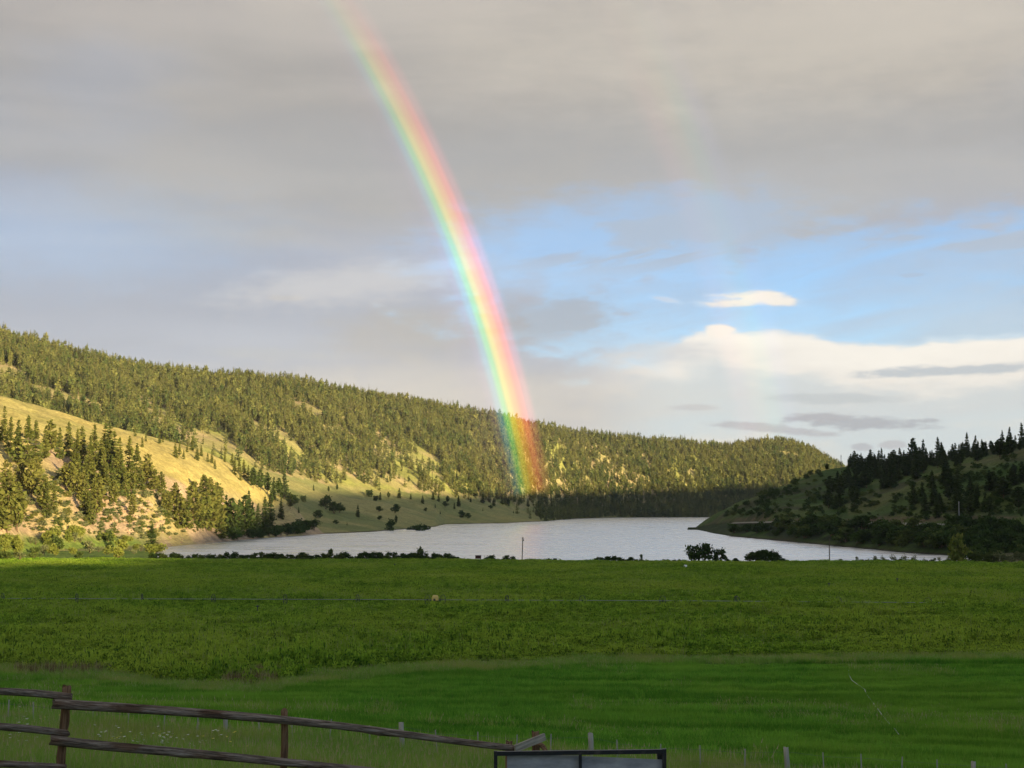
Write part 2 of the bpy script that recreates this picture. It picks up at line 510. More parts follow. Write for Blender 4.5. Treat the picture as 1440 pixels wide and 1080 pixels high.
base = np.zeros_like(YY)
bluff = np.full_like(YY, -60.0)
righth = np.full_like(YY, -60.0)
for i, u in enumerate(uc):
    lake_w = smooth(u, 205, 255) * (1 - smooth(u, 1330, 1420))
    e = f_edge[i]
    deep = -3.0 * lake_w + 1.3 * (1 - lake_w)
    zs_far = 0.0 * lake_w + 1.8 * (1 - lake_w)
    near = yr <= e
    prof_y = [e, e + 16, e + 40, max(fs[i] - 14, e + 60), max(fs[i], e + 80)]
    prof_z = [np.interp(e, FIELD_Y, FIELD_Z), 0.2 * lake_w + 1.4 * (1 - lake_w), deep, deep, zs_far]
    y0, z0 = prof_y[-1], zs_far
    fy = max(ft_y[i], y0 + 40)
    for q in (0.08, 0.3, 0.55, 0.8, 1.0):
        prof_y.append(y0 + (fy - y0) * q)
        prof_z.append(z0 + (ft_z[i] - z0) * (q ** 1.12) + (0.5 if q < 0.1 else 0))
    for q in (0.15, 0.35, 0.6, 0.82, 1.0):
        prof_y.append(fy + (cr_y[i] - fy) * q)
        prof_z.append(ft_z[i] + (cr_z[i] - ft_z[i]) * (q ** 0.93))
    prof_y += [cr_y[i] + 120, cr_y[i] + 700, 7000]
    prof_z += [cr_z[i] - 4, cr_z[i] - 70, cr_z[i] - 150]
    base[i] = np.where(near, np.interp(yr, FIELD_Y, FIELD_Z), np.interp(yr, prof_y, prof_z))
    # bluff on the left
    if u < 505:
        by = [bf_y[i] - 60, bf_y[i] - 12, bf_y[i]]
        bz = [bf_z[i] - 8, bf_z[i] - 1.5, bf_z[i]]
        for q, s in ((0.12, 0.10), (0.4, 0.42), (0.7, 0.76), (1.0, 1.0)):
            by.append(bf_y[i] + (bb_y[i] - bf_y[i]) * q)
            bz.append(bf_z[i] + (bb_z[i] - bf_z[i]) * s)
        for q, s in ((0.25, 0.30), (0.5, 0.58), (0.75, 0.83), (1.0, 1.0)):
            by.append(bb_y[i] + (bt_y[i] - bb_y[i]) * q)
            bz.append(bb_z[i] + (bt_z[i] - bb_z[i]) * s)
        by += [bt_y[i] + 60, bt_y[i] + 260, bt_y[i] + 700]
        bz += [bt_z[i] - 2.5, bt_z[i] - 36, bt_z[i] - 160]
        bluff[i] = np.interp(yr, by, bz)
    # hill on the right of the lake
    if u > 964:
        ry = [rs[i] - 60, rs[i] - 8, rs[i], rs[i] + (rd_y[i] - rs[i]) * 0.5]
        rz = [-20, -1.5, 0.0 + 0.8 * smooth(u, 1330, 1420), rd_z[i] * 0.55]
        ry += [rd_y[i] - 4.5, rd_y[i] + 4.5]
        rz += [rd_z[i], rd_z[i]]
        sy = max(sp_y[i], rd_y[i] + 30)
        for q, s in ((0.12, 0.2), (0.5, 0.56), (0.85, 0.92), (1.0, 1.0)):
            ry.append(rd_y[i] + 5 + (sy - rd_y[i] - 5) * q)
            rz.append(rd_z[i] + (sp_z[i] - rd_z[i]) * s)
        gy = max(gu_y[i], sy + 20)
        ry += [gy, (gy + rt_y[i]) / 2, max(rt_y[i], gy + 30), rt_y[i] + 120, rt_y[i] + 500, rt_y[i] + 1000]
        rz += [gu_z[i], gu_z[i] + (rt_z[i] - gu_z[i]) * 0.55, rt_z[i], rt_z[i] - 3, rt_z[i] - 70, rt_z[i] - 170]
        righth[i] = np.interp(yr, ry, rz)


def blur_rows(a, s):
    k = np.exp(-0.5 * (np.arange(-3 * s, 3 * s + 1) / s) ** 2)
    k /= k.sum()
    p = np.pad(a, ((0, 0), (3 * s, 3 * s)), mode='edge')
    out = np.zeros_like(a)
    for j, w in enumerate(k):
        out += w * p[:, j:j + a.shape[1]]
    return out


keep_base = base.copy()
base = np.where(YY > 560, blur_rows(base, 3), base)
base = np.where(keep_base < -1, np.minimum(base, -1.5), base)
bluff = blur_rows(bluff, 2)
righth_s = blur_rows(righth, 2)
road_zone = np.abs(YY - rd_y[:, None]) < 9
righth = np.where(road_zone, righth, righth_s)

# relief
n1 = fbm(XX, YY, 190, 4, 3) - 0.5
n2 = fbm(XX, YY, 46, 4, 11) - 0.5
n3 = fbm(XX, YY, 13, 3, 23) - 0.5
rise = smooth(base, 2, 30) * smooth(YY, 900, 1300)
gul = np.abs(fbm(XX + 0.4 * YY, YY * 0.35, 120, 3, 31) - 0.5) * 2
# the slope's own long folds, running down to the lake
folds = (fbm(XX * 1.0 - 0.25 * YY, YY * 0.3, 95, 3, 41) - 0.5)
slope_w = smooth(base, 1.5, 12) * (1 - smooth(base, 60, 110)) * smooth(YY, 900, 1100)
base = base + rise * (n1 * 16 + n2 * 5) + slope_w * folds * 14
bw = smooth(bluff, 0.5, 12)
steep = (1 - smooth(YY, bb_y[:, None] + 10, bb_y[:, None] + 90))
chute = np.abs(fbm(XX * 1.0 + 0.5 * YY, YY * 0.22, 36, 3, 51) - 0.5) * 2
bluff = bluff + bw * (n2 * 7 + n3 * 2.0 - steep * (0.5 - chute) * 13 + n1 * 8 + steep * n3 * 2.2)
rw = smooth(righth, 12.5, 22)
righth = righth + rw * (n2 * 9 + n1 * 10 + n3 * 1.6) + smooth(righth, 1, 4) * (1 - smooth(righth, 7, 10)) * n3 * 2.5
# near ground: falls to the right, gentle swells; a ditch bank between the two fields
near_w = 1 - smooth(YY, 45, 115)
base = base - XX * 0.072 * near_w * np.clip(YY / 20, 0, 1)
fieldw = (YY < 520)
base = base + np.where(fieldw, (fbm(XX, YY, 60, 3, 61) - 0.5) * 0.55 * smooth(YY, 30, 120) + (fbm(XX, YY, 7, 2, 66) - 0.5) * 0.12, 0)

ZONES = ['field', 'bluff', 'grass_slope', 'forest_ridge', 'right_hill']
TERR = np.maximum(np.maximum(base, bluff), righth)
zone = np.where(righth > base, 4, np.where(bluff > base, 1, 0))
zone = np.where((zone == 0) & (YY > 640), np.where(YY > ft_y[:, None], 3, 2), zone)


def hgt(x, y):
    x = np.asarray(x, float)
    y = np.maximum(np.asarray(y, float), yr[0])
    u = x / y * F + 720
    fi = np.interp(u, uc, np.arange(len(uc)))
    fj = np.interp(y, yr, np.arange(len(yr)))
    i = np.clip(fi.astype(int), 0, len(uc) - 2)
    j = np.clip(fj.astype(int), 0, len(yr) - 2)
    a = fi - i
    b = fj - j
    return (TERR[i, j] * (1 - a) + TERR[i + 1, j] * a) * (1 - b) + (TERR[i, j + 1] * (1 - a) + TERR[i + 1, j + 1] * a) * b


def zone_at(x, y):
    u = np.asarray(x) / np.asarray(y) * F + 720
    i = np.clip(np.rint(np.interp(u, uc, np.arange(len(uc)))).astype(int), 0, len(uc) - 1)
    j = np.clip(np.rint(np.interp(y, yr, np.arange(len(yr)))).astype(int), 0, len(yr) - 1)
    return zone[i, j]


_march = np.concatenate([np.geomspace(10, 600, 500), np.arange(600, 3600, 2.0)])


def ground_at(u, v, ymin=0.0):
    """first point of the terrain seen along this photo pixel"""
    d = px_ray(u, v)
    ys = _march[_march >= ymin]
    x = d[0] / d[1] * ys
    z = CAMZ + d[2] / d[1] * ys
    hit = np.nonzero(z <= np.maximum(hgt(x, ys), 0.0))[0]
    if len(hit) == 0:
        return None
    k = hit[0]
    return np.array([x[k], ys[k], float(hgt(x[k], ys[k]))])


# where the two fields meet (a line in the photo, turned into depth on the field)
EDGE_PX = [(-200, 944), (0, 946), (100, 951), (180, 958), (250, 967), (340, 974), (400, 968), (460, 956), (560, 946), (700, 938), (900, 931), (1100, 929), (1440, 927), (1700, 927)]
EDGE_U = np.array([a for a, b in EDGE_PX], float)
EDGE_Y = np.array([ground_at(min(max(a, -150), 1590), b)[1] for a, b in EDGE_PX])


def edge_y(x, y):
    return np.interp(np.asarray(x) / np.asarray(y) * F + 720, EDGE_U, EDGE_Y)


# base colours of the ground
def lerp(a, b, t):
    return a + (np.asarray(b) - a) * t[..., None]


C = np.zeros(YY.shape + (3,))
cn1 = fbm(XX, YY, 70, 4, 71)
cn2 = fbm(XX, YY, 14, 3, 81)
cn3 = fbm(XX + 0.5 * YY, YY * 0.3, 45, 4, 91)
C[:] = (0.055, 0.120, 0.016)
C = np.where((zone == 0)[..., None], lerp(C, (0.09, 0.13, 0.028), smooth(cn1, 0.45, 0.65)), C)
shore_strip = (zone == 0) & (YY > f_edge[:, None] - 4)
C[shore_strip] = (0.16, 0.15, 0.08)
C[shore_strip & (UU < 238)] = (0.13, 0.19, 0.035)
gold = np.zeros_like(C) + np.array((0.42, 0.335, 0.11))
gold = lerp(gold, (0.34, 0.295, 0.095), smooth(cn1, 0.4, 0.65))
gold = lerp(gold, (0.44, 0.36, 0.13), smooth(cn2, 0.5, 0.75) * 0.6)
soil = np.zeros_like(C) + np.array((0.44, 0.315, 0.185))
soil = lerp(soil, (0.35, 0.25, 0.16), smooth(cn2, 0.45, 0.7))
soil = lerp(soil, (0.40, 0.33, 0.12), smooth(cn3, 0.5, 0.62) * 0.8)
bl = lerp(gold, soil, smooth(steep + (cn1 - 0.5) * 0.5, 0.35, 0.75))
lush = np.array((0.14, 0.19, 0.035))
bl = lerp(bl, lush, (1 - smooth(TERR + (cn2 - 0.5) * 8, 2.5, 10)) * (1 - smooth(UU + (cn2 - 0.5) * 60, 195, 245)))
C = np.where((zone == 1)[..., None], bl, C)
gs = np.zeros_like(C) + np.array((0.235, 0.235, 0.080))
gs = lerp(gs, (0.30, 0.27, 0.095), smooth(cn1, 0.45, 0.65))
gs = lerp(gs, (0.15, 0.18, 0.055), smooth(cn3, 0.5, 0.68) * 0.7)
gs = lerp(gs, (0.10, 0.08, 0.05), (1 - smooth(base, 0.35, 1.0)) * 0.9)
C = np.where((zone == 2)[..., None], gs, C)
ff = lerp(np.zeros_like(C) + np.array((0.30, 0.26, 0.10)), (0.38, 0.29, 0.15), smooth(cn2, 0.45, 0.7))
ff = lerp(ff, (0.27, 0.27, 0.07), smooth(cn1, 0.5, 0.7))
C = np.where((zone == 3)[..., None], ff, C)
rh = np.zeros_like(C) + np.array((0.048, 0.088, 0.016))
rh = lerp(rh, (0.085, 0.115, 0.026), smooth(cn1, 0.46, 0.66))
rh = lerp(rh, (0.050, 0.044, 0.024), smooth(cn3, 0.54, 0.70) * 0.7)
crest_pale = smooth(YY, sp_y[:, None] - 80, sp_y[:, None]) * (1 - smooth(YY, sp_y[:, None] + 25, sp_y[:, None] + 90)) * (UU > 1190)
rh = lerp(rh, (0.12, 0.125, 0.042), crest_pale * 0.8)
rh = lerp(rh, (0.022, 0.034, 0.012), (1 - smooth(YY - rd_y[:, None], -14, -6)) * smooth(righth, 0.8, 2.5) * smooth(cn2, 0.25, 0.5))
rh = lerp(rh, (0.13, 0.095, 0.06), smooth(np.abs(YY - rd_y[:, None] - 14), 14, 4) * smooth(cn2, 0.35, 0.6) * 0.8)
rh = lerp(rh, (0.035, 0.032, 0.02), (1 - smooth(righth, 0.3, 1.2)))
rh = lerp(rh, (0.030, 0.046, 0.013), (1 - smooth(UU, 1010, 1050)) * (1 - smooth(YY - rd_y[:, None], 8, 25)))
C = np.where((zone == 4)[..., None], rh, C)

ter_mat, N, b = mat('ground_cover', 0.95, 0.1)
at = N.n('ShaderNodeAttribute', attribute_name='cover')
geo = N.n('ShaderNodeNewGeometry')
nzA = N.noise(geo.outputs['Position'], 0.55, 5, 0.65)
nzB = N.noise(geo.outputs['Position'], 0.11, 4, 0.6)
sc1 = N.ss(nzA, 0.3, 0.7, 0.72, 1.25)
sc2 = N.ss(nzB, 0.3, 0.7, 0.82, 1.16)
tuft = N.ss(N.noise(geo.outputs['Position'], 0.26, 4, 0.7), 0.56, 0.66)
cc = N.mix(1.0, at.outputs['Color'], N.xyz(sc1, sc1, sc1), 'MULTIPLY')
cc = N.mix(1.0, cc, N.xyz(sc2, sc2, sc2), 'MULTIPLY')
cc = N.mix(N.m('MULTIPLY', tuft, 0.35), cc, N.mix(1.0, cc, (0.45, 0.62, 0.42), 'MULTIPLY'))
N.put(b.inputs['Base Color'], cc)
bp = N.n('ShaderNodeBump')
bp.inputs['Strength'].default_value = 0.9
bp.inputs['Distance'].default_value = 1.1
N.put(bp.inputs['Height'], nzA)
N.put(b.inputs['Normal'], bp.outputs[0])

nc, nr = YY.shape
idx = np.arange(nc * nr).reshape(nc, nr)
quads = np.stack([idx[:-1, :-1], idx[1:, :-1], idx[1:, 1:], idx[:-1, 1:]], -1).reshape(-1, 4)
qz = zone[:-1, :-1].reshape(-1)
# faces of the bed lying well under water are left out
allv = np.stack([XX, YY, TERR], -1).reshape(-1, 3)
allc = C.reshape(-1, 3)
for zi, zn in enumerate(ZONES):
    q = quads[qz == zi]
    used = np.unique(q)
    remap = np.full(len(allv), -1)
    remap[used] = np.arange(len(used))
    me = mesh_np(zn, allv[used], remap[q], (ter_mat,), True)
    ca = me.color_attributes.new('cover', 'FLOAT_COLOR', 'POINT')
    ca.data.foreach_set('color', np.concatenate([allc[used], np.ones((len(used), 1))], 1).astype(np.float32).ravel())
    tag(link(zn, me), kind='structure')

# low ground everywhere else, under all of it
gm, N, b = mat('low_ground', 0.95, 0.1)
N.put(b.inputs['Base Color'], N.mix(N.noise(N.n('ShaderNodeTexCoord').outputs['Object'], 0.01, 4), (0.10, 0.12, 0.05), (0.16, 0.15, 0.07)))
R0 = 9000
tag(link('ground', mesh_np('ground', [(-R0, -R0, -6), (R0, -R0, -6), (R0, R0, -6), (-R0, R0, -6)], [(0, 1, 2, 3)], (gm,))), kind='structure')
# the rise the camera looks out from, behind the near grid
k = 24
vv, fcs = [], []
for j in range(k):
    for i in range(k):
        x = -260 + 520 * i / (k - 1)
        y = 5.05 - 320 * (j / (k - 1)) ** 1.5
        vv.append((x, y, 17.1 - 0.0002 * x * x + 0.7 * (float(fbm(x, y, 40, 2, 5)) - 0.5)))
for j in range(k - 1):
    for i in range(k - 1):
        fcs.append((j * k + i, (j + 1) * k + i, (j + 1) * k + i + 1, j * k + i + 1))
tag(link('terrace', mesh_np('terrace', vv, fcs, (gm,), True)), kind='structure')

# unseen ridge behind the camera, to the right: crest shaped to shade the valley floor
Sh = np.array([sun_dir[0], sun_dir[1]]) / math.hypot(sun_dir[0], sun_dir[1])
Nh = np.array([-Sh[1], Sh[0]])
TANS = math.tan(SUN_EL)
A_CREST = 520.0
edge_pts = [(-40, 801, 490, None), (110, 801, 480, None), (235, 773, 670, None), (330, 735, 985, None), (372, 705, 1110, None), (470, 690, 1650, None), (560, 699, 1800, None),
            (760, 696, 2560, None), (900, 690, 2760, None), (1060, 684, 2900, None), (1150, 680, 3000, None)]
we, ze = [], []
for u, v, Y, _ in edge_pts:
    p = px_point(u, v, Y)
    w = float(p[:2] @ Nh)
    a = float(p[:2] @ Sh)
    we.append(w)
    ze.append(p[2] + TANS * (A_CREST - a))
o_ = np.argsort(we)
we = np.array(we)[o_]
ze = np.array(ze)[o_]
RIDGE_PRINT = [(round(a), round(b)) for a, b in zip(we, ze)]
print('ridge crest', RIDGE_PRINT)
ws = np.concatenate([np.linspace(-2600, -100, 60, endpoint=False), np.linspace(-100, 3200, 330), np.linspace(3250, 5200, 30)])
cz = np.interp(ws, np.concatenate([[-2600, -150, 20], we, [we[-1] + 900, 5200]]), np.concatenate([[96, 90, 94], ze, [ze[-1] + 30, ze[-1]]]))
cz = cz + (fbm(ws, ws * 0, 60, 3, 5) - 0.5) * 6 + (fbm(ws, ws * 0, 11, 2, 9) - 0.5) * 4
prof = [(-330, 0.0), (-250, 0.16), (-150, 0.45), (-70, 0.78), (0, 1.0), (120, 0.93), (320, 0.5), (600, 0.0)]
vv, fcs = [], []
for i, w in enumerate(ws):
    for da, q in prof:
        a = A_CREST + da * (1.0 if w < 300 else min(1.35, 1.0 + (w - 300) / 4000))
        pxy = Sh * a + Nh * w
        vv.append((pxy[0], pxy[1], -6 + (cz[i] + 6) * q + (2.0 if 0 < q < 1 else 0) * float(fbm(w, da, 50, 2, 3) - 0.5) * 8))
kp = len(prof)
for i in range(len(ws) - 1):
    for j in range(kp - 1):
        fcs.append((i * kp + j, (i + 1) * kp + j, (i + 1) * kp + j + 1, i * kp + j + 1))
tag(link('shading_ridge', mesh_np('shading_ridge', vv, fcs, (gm,), True)), kind='structure')

# ------------------------------------------------------------------ lake
lm, N, b = mat('lake_water', 0.30, 0.5)
b.inputs['Base Color'].default_value = (0.83, 0.835, 0.84, 1)
b.inputs['Metallic'].default_value = 0.8
b.inputs['IOR'].default_value = 1.8
geo = N.n('ShaderNodeNewGeometry')
pos = N.vm('MULTIPLY', geo.outputs['Position'], (0.55, 1.0, 1.0))
w1 = N.noise(pos, 0.55, 5, 0.6)
w2 = N.noise(N.vm('MULTIPLY', geo.outputs['Position'], (0.02, 0.045, 1.0)), 1.0, 4, 0.6)
N.put(b.inputs['Roughness'], N.ss(w2, 0.35, 0.7, 0.24, 0.36))
bp = N.n('ShaderNodeBump')
bp.inputs['Strength'].default_value = 0.05
bp.inputs['Distance'].default_value = 0.15
N.put(bp.inputs['Height'], w1)
N.put(b.inputs['Normal'], bp.outputs[0])
tag(link('lake', mesh_np('lake', [(-900, 470, 0), (900, 470, 0), (1600, 2900, 0), (-900, 2900, 0)], [(0, 1, 2, 3)], (lm,))), kind='structure')

# ------------------------------------------------------------------ road on the right hill
rm, N, b = mat('gravel_road', 0.95, 0.1)
N.put(b.inputs['Base Color'], N.mix(N.noise(N.n('ShaderNodeTexCoord').outputs['Object'], 0.8, 4), (0.17, 0.165, 0.13), (0.26, 0.25, 0.20)))
vv, fcs = [], []
us = np.linspace(1035, 1700, 90)
mid = np.stack([(us - 720) / F * np.interp(us, uc, rd_y), np.interp(us, uc, rd_y), np.interp(us, uc, rd_z)], -1)
tan = np.gradient(mid[:, :2], axis=0)
tan /= np.linalg.norm(tan, axis=1)[:, None]
nor = np.stack([-tan[:, 1], tan[:, 0]], -1)
for i in range(len(us)):
    for s_ in (-4.6, -2.9, 2.9, 4.6):
        vv.append((mid[i, 0] + nor[i, 0] * s_, mid[i, 1] + nor[i, 1] * s_, mid[i, 2] + (0.45 if abs(s_) < 3 else -0.6)))
for i in range(len(us) - 1):
    for j in range(3):
        fcs.append((i * 4 + j, (i + 1) * 4 + j, (i + 1) * 4 + j + 1, i * 4 + j + 1))
tag(link('road', mesh_np('road', vv, fcs, (rm,), True)), kind='structure')

# ------------------------------------------------------------------ rainbows: glowing rings about the antisolar axis, standing over the lake
A_ = -sun_dir
B_ = np.cross(A_, (0, 0, 1.0))
B_ /= np.linalg.norm(B_)
C_ = np.cross(B_, A_)


def rainbow(name, r0, r1, psi0, psi1, slant, stops, fade, strength, label, dim=0.0):
    L = slant * math.cos(math.radians((r0 + r1) / 2))
    nr_, npz = 14, 90
    vv, fcs, uv = [], [], []
    for i in range(npz + 1):
        ps = math.radians(psi0 + (psi1 - psi0) * i / npz)
        for j in range(nr_ + 1):
            rr = L * math.tan(math.radians(r0 + (r1 - r0) * j / nr_))
            vv.append(A_ * L + (B_ * math.cos(ps) + C_ * math.sin(ps)) * rr + np.array([0, 0, CAMZ]))
            uv.append((j / nr_, i / npz))
    for i in range(npz):
        for j in range(nr_):
            q = i * (nr_ + 1) + j
            fcs.append((q, q + 1, q + nr_ + 2, q + nr_ + 1))
    m = bpy.data.materials.new(name + '_light')
    m.use_nodes = True
    N = NT(m.node_tree)
    me = mesh_np(name, vv, fcs, (m,), True)
    ul = me.uv_layers.new(name='arc')
    for p in me.polygons:
        for li in p.loop_indices:
            ul.data[li].uv = uv[me.loops[li].vertex_index]
    uvn = N.n('ShaderNodeUVMap', uv_map='arc')
    s = N.n('ShaderNodeSeparateXYZ')
    N.put(s.inputs[0], uvn.outputs[0])
    colr = N.ramp(s.outputs[0], stops, 'EASE')
    fd = N.ramp(s.outputs[1], [(p, (q, q, q)) for p, q in fade], 'EASE')
    em = N.n('ShaderNodeEmission')
    N.put(em.inputs[0], colr)
    N.put(em.inputs[1], N.m('MULTIPLY', fd, strength))
    tr = N.n('ShaderNodeBsdfTransparent')
    body = N.ramp(s.outputs[0], [(0.0, (0, 0, 0)), (0.46, (0, 0, 0)), (0.57, (1, 1, 1)), (0.68, (1, 1, 1)), (0.79, (0, 0, 0))], 'EASE')
    ad = N.n('ShaderNodeAddShader')
    passed = N.m('SUBTRACT', 1.0, N.m('MULTIPLY', N.m('MULTIPLY', body, fd), dim))       # darkening put into the sheet's colour, so the bow looks more saturated
    N.put(tr.inputs[0], N.xyz(passed, passed, passed))
    N.put(ad.inputs[0], em.outputs[0])
    N.put(ad.inputs[1], tr.outputs[0])
    o = N.n('ShaderNodeOutputMaterial')
    N.put(o.inputs[0], ad.outputs[0])
    ob = link(name, me)
    tag(ob, label, 'rainbow')
    return ob


def psi_of(u, v):
    d = px_ray(u, v)
    d /= np.linalg.norm(d)
    return math.degrees(math.atan2(d @ C_, d @ B_))


p_bot = psi_of(745, 697)
p_top = psi_of(380, -150)


def frac(u, v):
    return (psi_of(u, v) - p_bot) / (p_top - p_bot)


R0_, R1_ = 39.4, 43.0


def rp(off):
    return (41.6 + off * 0.70 - R0_) / (R1_ - R0_)


rainbow('rainbow', R0_, R1_, p_bot, p_top, 1750, [
    (0.0, (0, 0, 0)), (rp(-1.45), (0.02, 0.005, 0.025)), (rp(-1.05), (0.06, 0.03, 0.09)), (rp(-0.72), (0.03, 0.22, 0.28)), (rp(-0.42), (0.18, 0.66, 0.15)),
    (rp(-0.12), (0.90, 0.74, 0.05)), (rp(0.18), (1.0, 0.42, 0.03)), (rp(0.52), (1.0, 0.17, 0.08)), (rp(0.84), (0.36, 0.04, 0.05)), (rp(1.25), (0, 0, 0)), (1.0, (0, 0, 0))],
    [(0.0, 0.0), (0.012, 0.38), (frac(735, 640), 0.55), (frac(722, 585), 0.9), (frac(683, 425), 1.0), (frac(600, 233), 0.62), (frac(537, 121), 0.36), (frac(480, 10), 0.10), (0.97, 0.0)],
    0.21, 'vivid primary rainbow arching down from the grey clouds to the forested ridge', 0.24)
s_bot = psi_of(1045, 640)
s_top = psi_of(800, -60)
fr = lambda u, v: (psi_of(u, v) - s_bot) / (s_top - s_bot)
rainbow('faint_rainbow', 49.3, 52.0, s_bot, s_top, 1900, [
    (0.0, (0, 0, 0)), (0.25, (0.9, 0.30, 0.22)), (0.45, (0.9, 0.7, 0.2)), (0.62, (0.3, 0.8, 0.4)), (0.82, (0.25, 0.3, 0.7)), (1.0, (0, 0, 0))],
    [(0.0, 0.0), (0.06, 0.8), (fr(1010, 500), 1.0), (fr(960, 330), 0.45), (fr(920, 190), 0.85), (fr(880, 60), 0.2), (1.0, 0.0)],
    0.020, 'faint secondary rainbow, barely visible over the pale cloud bank beside the vivid one')


# ------------------------------------------------------------------ plants
def tube(p0, p1, r0, r1, n=7):
    p0 = np.array(p0, float)
    p1 = np.array(p1, float)
    d = p1 - p0
    d /= np.linalg.norm(d)
    a = np.cross(d, (0.31, 0.95, 0.11))
    a /= np.linalg.norm(a)
    b = np.cross(d, a)
    v = []
    for p, r in ((p0, r0), (p1, r1)):
        for i in range(n):
            t = 2 * PI * i / n
            v.append(p + r * (a * math.cos(t) + b * math.sin(t)))
    f = [(i, (i + 1) % n, n + (i + 1) % n, n + i) for i in range(n)]
    f.append(tuple(range(n - 1, -1, -1)))
    f.append(tuple(range(n, 2 * n)))
    return v, f


class MB:
    def __init__(self):
        self.v, self.f, self.m = [], [], []

    def add(self, v, f, m=0):
        k = len(self.v)
        self.v += list(v)
        self.f += [tuple(k + q for q in t) for t in f]
        self.m += [m] * len(f)

    def tube(self, *a, m=0, **k):
        self.add(*tube(*a, **k), m)

    def box(self, c, s, m=0, R=None):
        c = np.array(c, float)
        s = np.array(s, float) / 2
        v = [np.array([x, y, z]) * s for z in (-1, 1) for y in (-1, 1) for x in (-1, 1)]
        if R is not None:
            v = [R @ q for q in v]
        self.add([c + q for q in v], [(0, 2, 3, 1), (4, 5, 7, 6), (0, 1, 5, 4), (2, 6, 7, 3), (0, 4, 6, 2), (1, 3, 7, 5)], m)

    def mesh(self, name, *mats, smooth_sh=False):
        return mesh_np(name, np.array(self.v), self.f, mats, smooth_sh, self.m if self.m else None)


def sprays(cen, dirs, ln, wd, up, rng):
    """leafy quads: one per row, along dirs with given length and width, rolled about dirs by random angles"""
    n = len(cen)
    d = dirs / np.linalg.norm(dirs, axis=1)[:, None]
    side = np.cross(d, up)
    side /= np.maximum(np.linalg.norm(side, axis=1), 1e-6)[:, None]
    nrm = np.cross(side, d)
    roll = rng.normal(0, 0.75, n)
    s2 = side * np.cos(roll)[:, None] + nrm * np.sin(roll)[:, None]
    j = lambda: rng.uniform(0.55, 1.2, n)[:, None]
    a = cen - d * ln[:, None] * 0.5 * j()
    c = cen + d * ln[:, None] * 0.6 * j()
    b1 = cen - s2 * wd[:, None] * 0.5 * j()
    b2 = cen + s2 * wd[:, None] * 0.5 * j()
    v = np.stack([a, b1, c, b2], 1).reshape(-1, 3)
    f = np.arange(4 * n).reshape(n, 4)
    return v, f


def conifer(seed, kind, whorls, per, seg, H=20.0, fat=1.0):
    """a conifer H metres tall -> (trunk mesh data, crown verts, crown faces)"""
    rng = np.random.default_rng(seed)
    t0 = {'fir': 0.05, 'pine': 0.18, 'spruce': 0.04}[kind]
    R = {'fir': 0.155, 'pine': 0.175, 'spruce': 0.13}[kind] * H * fat * rng.uniform(0.88, 1.12)
    lean = rng.normal(0, 0.012, 2)
    cen, dr, ln, wd = [], [], [], []
    for k in range(whorls):
        q = (k + rng.uniform(-0.3, 0.3)) / whorls
        z = H * (t0 + (0.985 - t0) * max(q, 0))
        if kind == 'pine':
            r = R * (0.45 + 0.55 * math.sin(min(1, q * 2.2) * PI / 2)) * (1 - max(q, 0) ** 2.2) ** 0.8 + 0.25
        else:
            r = R * (1 - max(q, 0)) ** 0.82 * (0.75 + 0.25 * min(1, q * 8)) + 0.18
        if rng.random() < 0.10 and 0.1 < q < 0.85:
            continue
        m = max(3, int(per * (0.6 + 0.6 * (1 - q)) + rng.uniform(-1, 1)))
        ph = rng.uniform(0, 6.3)
        for b_ in range(m):
            if rng.random() < 0.12:
                continue
            a = ph + 2 * PI * b_ / m + rng.normal(0, 0.25)
            L = r * rng.uniform(0.55, 1.18)
            droop = {'fir': -0.22, 'pine': 0.10, 'spruce': -0.35}[kind] + rng.normal(0, 0.12) + 0.45 * q
            o2 = np.array([math.cos(a), math.sin(a), 0.0])
            for s_ in range(seg):
                e = (s_ + rng.uniform(0.35, 0.9)) / seg
                if kind == 'pine':
                    e = 0.35 + 0.65 * e
                p = np.array([lean[0] * z, lean[1] * z, z]) + o2 * L * e + np.array([0, 0, droop * L * e - 0.10 * L * e * e])
                p += rng.normal(0, 0.06 * L + 0.05, 3)
                cen.append(p)
                d = o2 + np.array([0, 0, droop * 0.9]) + rng.normal(0, 0.4 if kind != 'pine' else 0.7, 3)
                dr.append(d)
                g = (1.0 if kind != 'pine' else 1.1) * (L / seg + 0.6) * rng.uniform(0.8, 1.3)
                ln.append(g * 1.25)
                wd.append(g * (1.0 if kind != 'pine' else 1.1))
    # leader
    for s_ in range(4):
        cen.append(np.array([lean[0] * H, lean[1] * H, H * (0.955 + 0.012 * s_)]))
        dr.append(np.array([rng.normal(0, .3), rng.normal(0, .3), 1.0]))
        ln.append(H * 0.035)
        wd.append(H * 0.018)
    v, f = sprays(np.array(cen), np.array(dr), np.array(ln), np.array(wd), np.array([0, 0, 1.0]), rng)
    mb = MB()
    top = np.array([lean[0] * H, lean[1] * H, H * 0.95])
    p0 = np.array([0, 0, -0.6])
    rr = H * 0.0155
    prev, pr = p0, rr * 1.25
    for s_ in (0.15, 0.4, 0.7, 1.0):
        nxt = p0 + (top - p0) * s_ + np.append(rng.normal(0, 0.05, 2), 0) * (s_ < 1)
        nr2 = rr * (1 - 0.86 * s_)
        mb.tube(prev, nxt, pr, nr2)
        prev, pr = nxt, nr2
    for b_ in range(5 if kind == 'pine' else 2):        # dead lower limbs
        z = H * rng.uniform(t0 * 0.5, t0 + 0.25)
        a = rng.uniform(0, 6.3)
        mb.tube((0, 0, z), (math.cos(a) * R * .6, math.sin(a) * R * .6, z + rng.uniform(-.4, .6)), rr * .25, rr * .08, 4)
    return mb, v, f


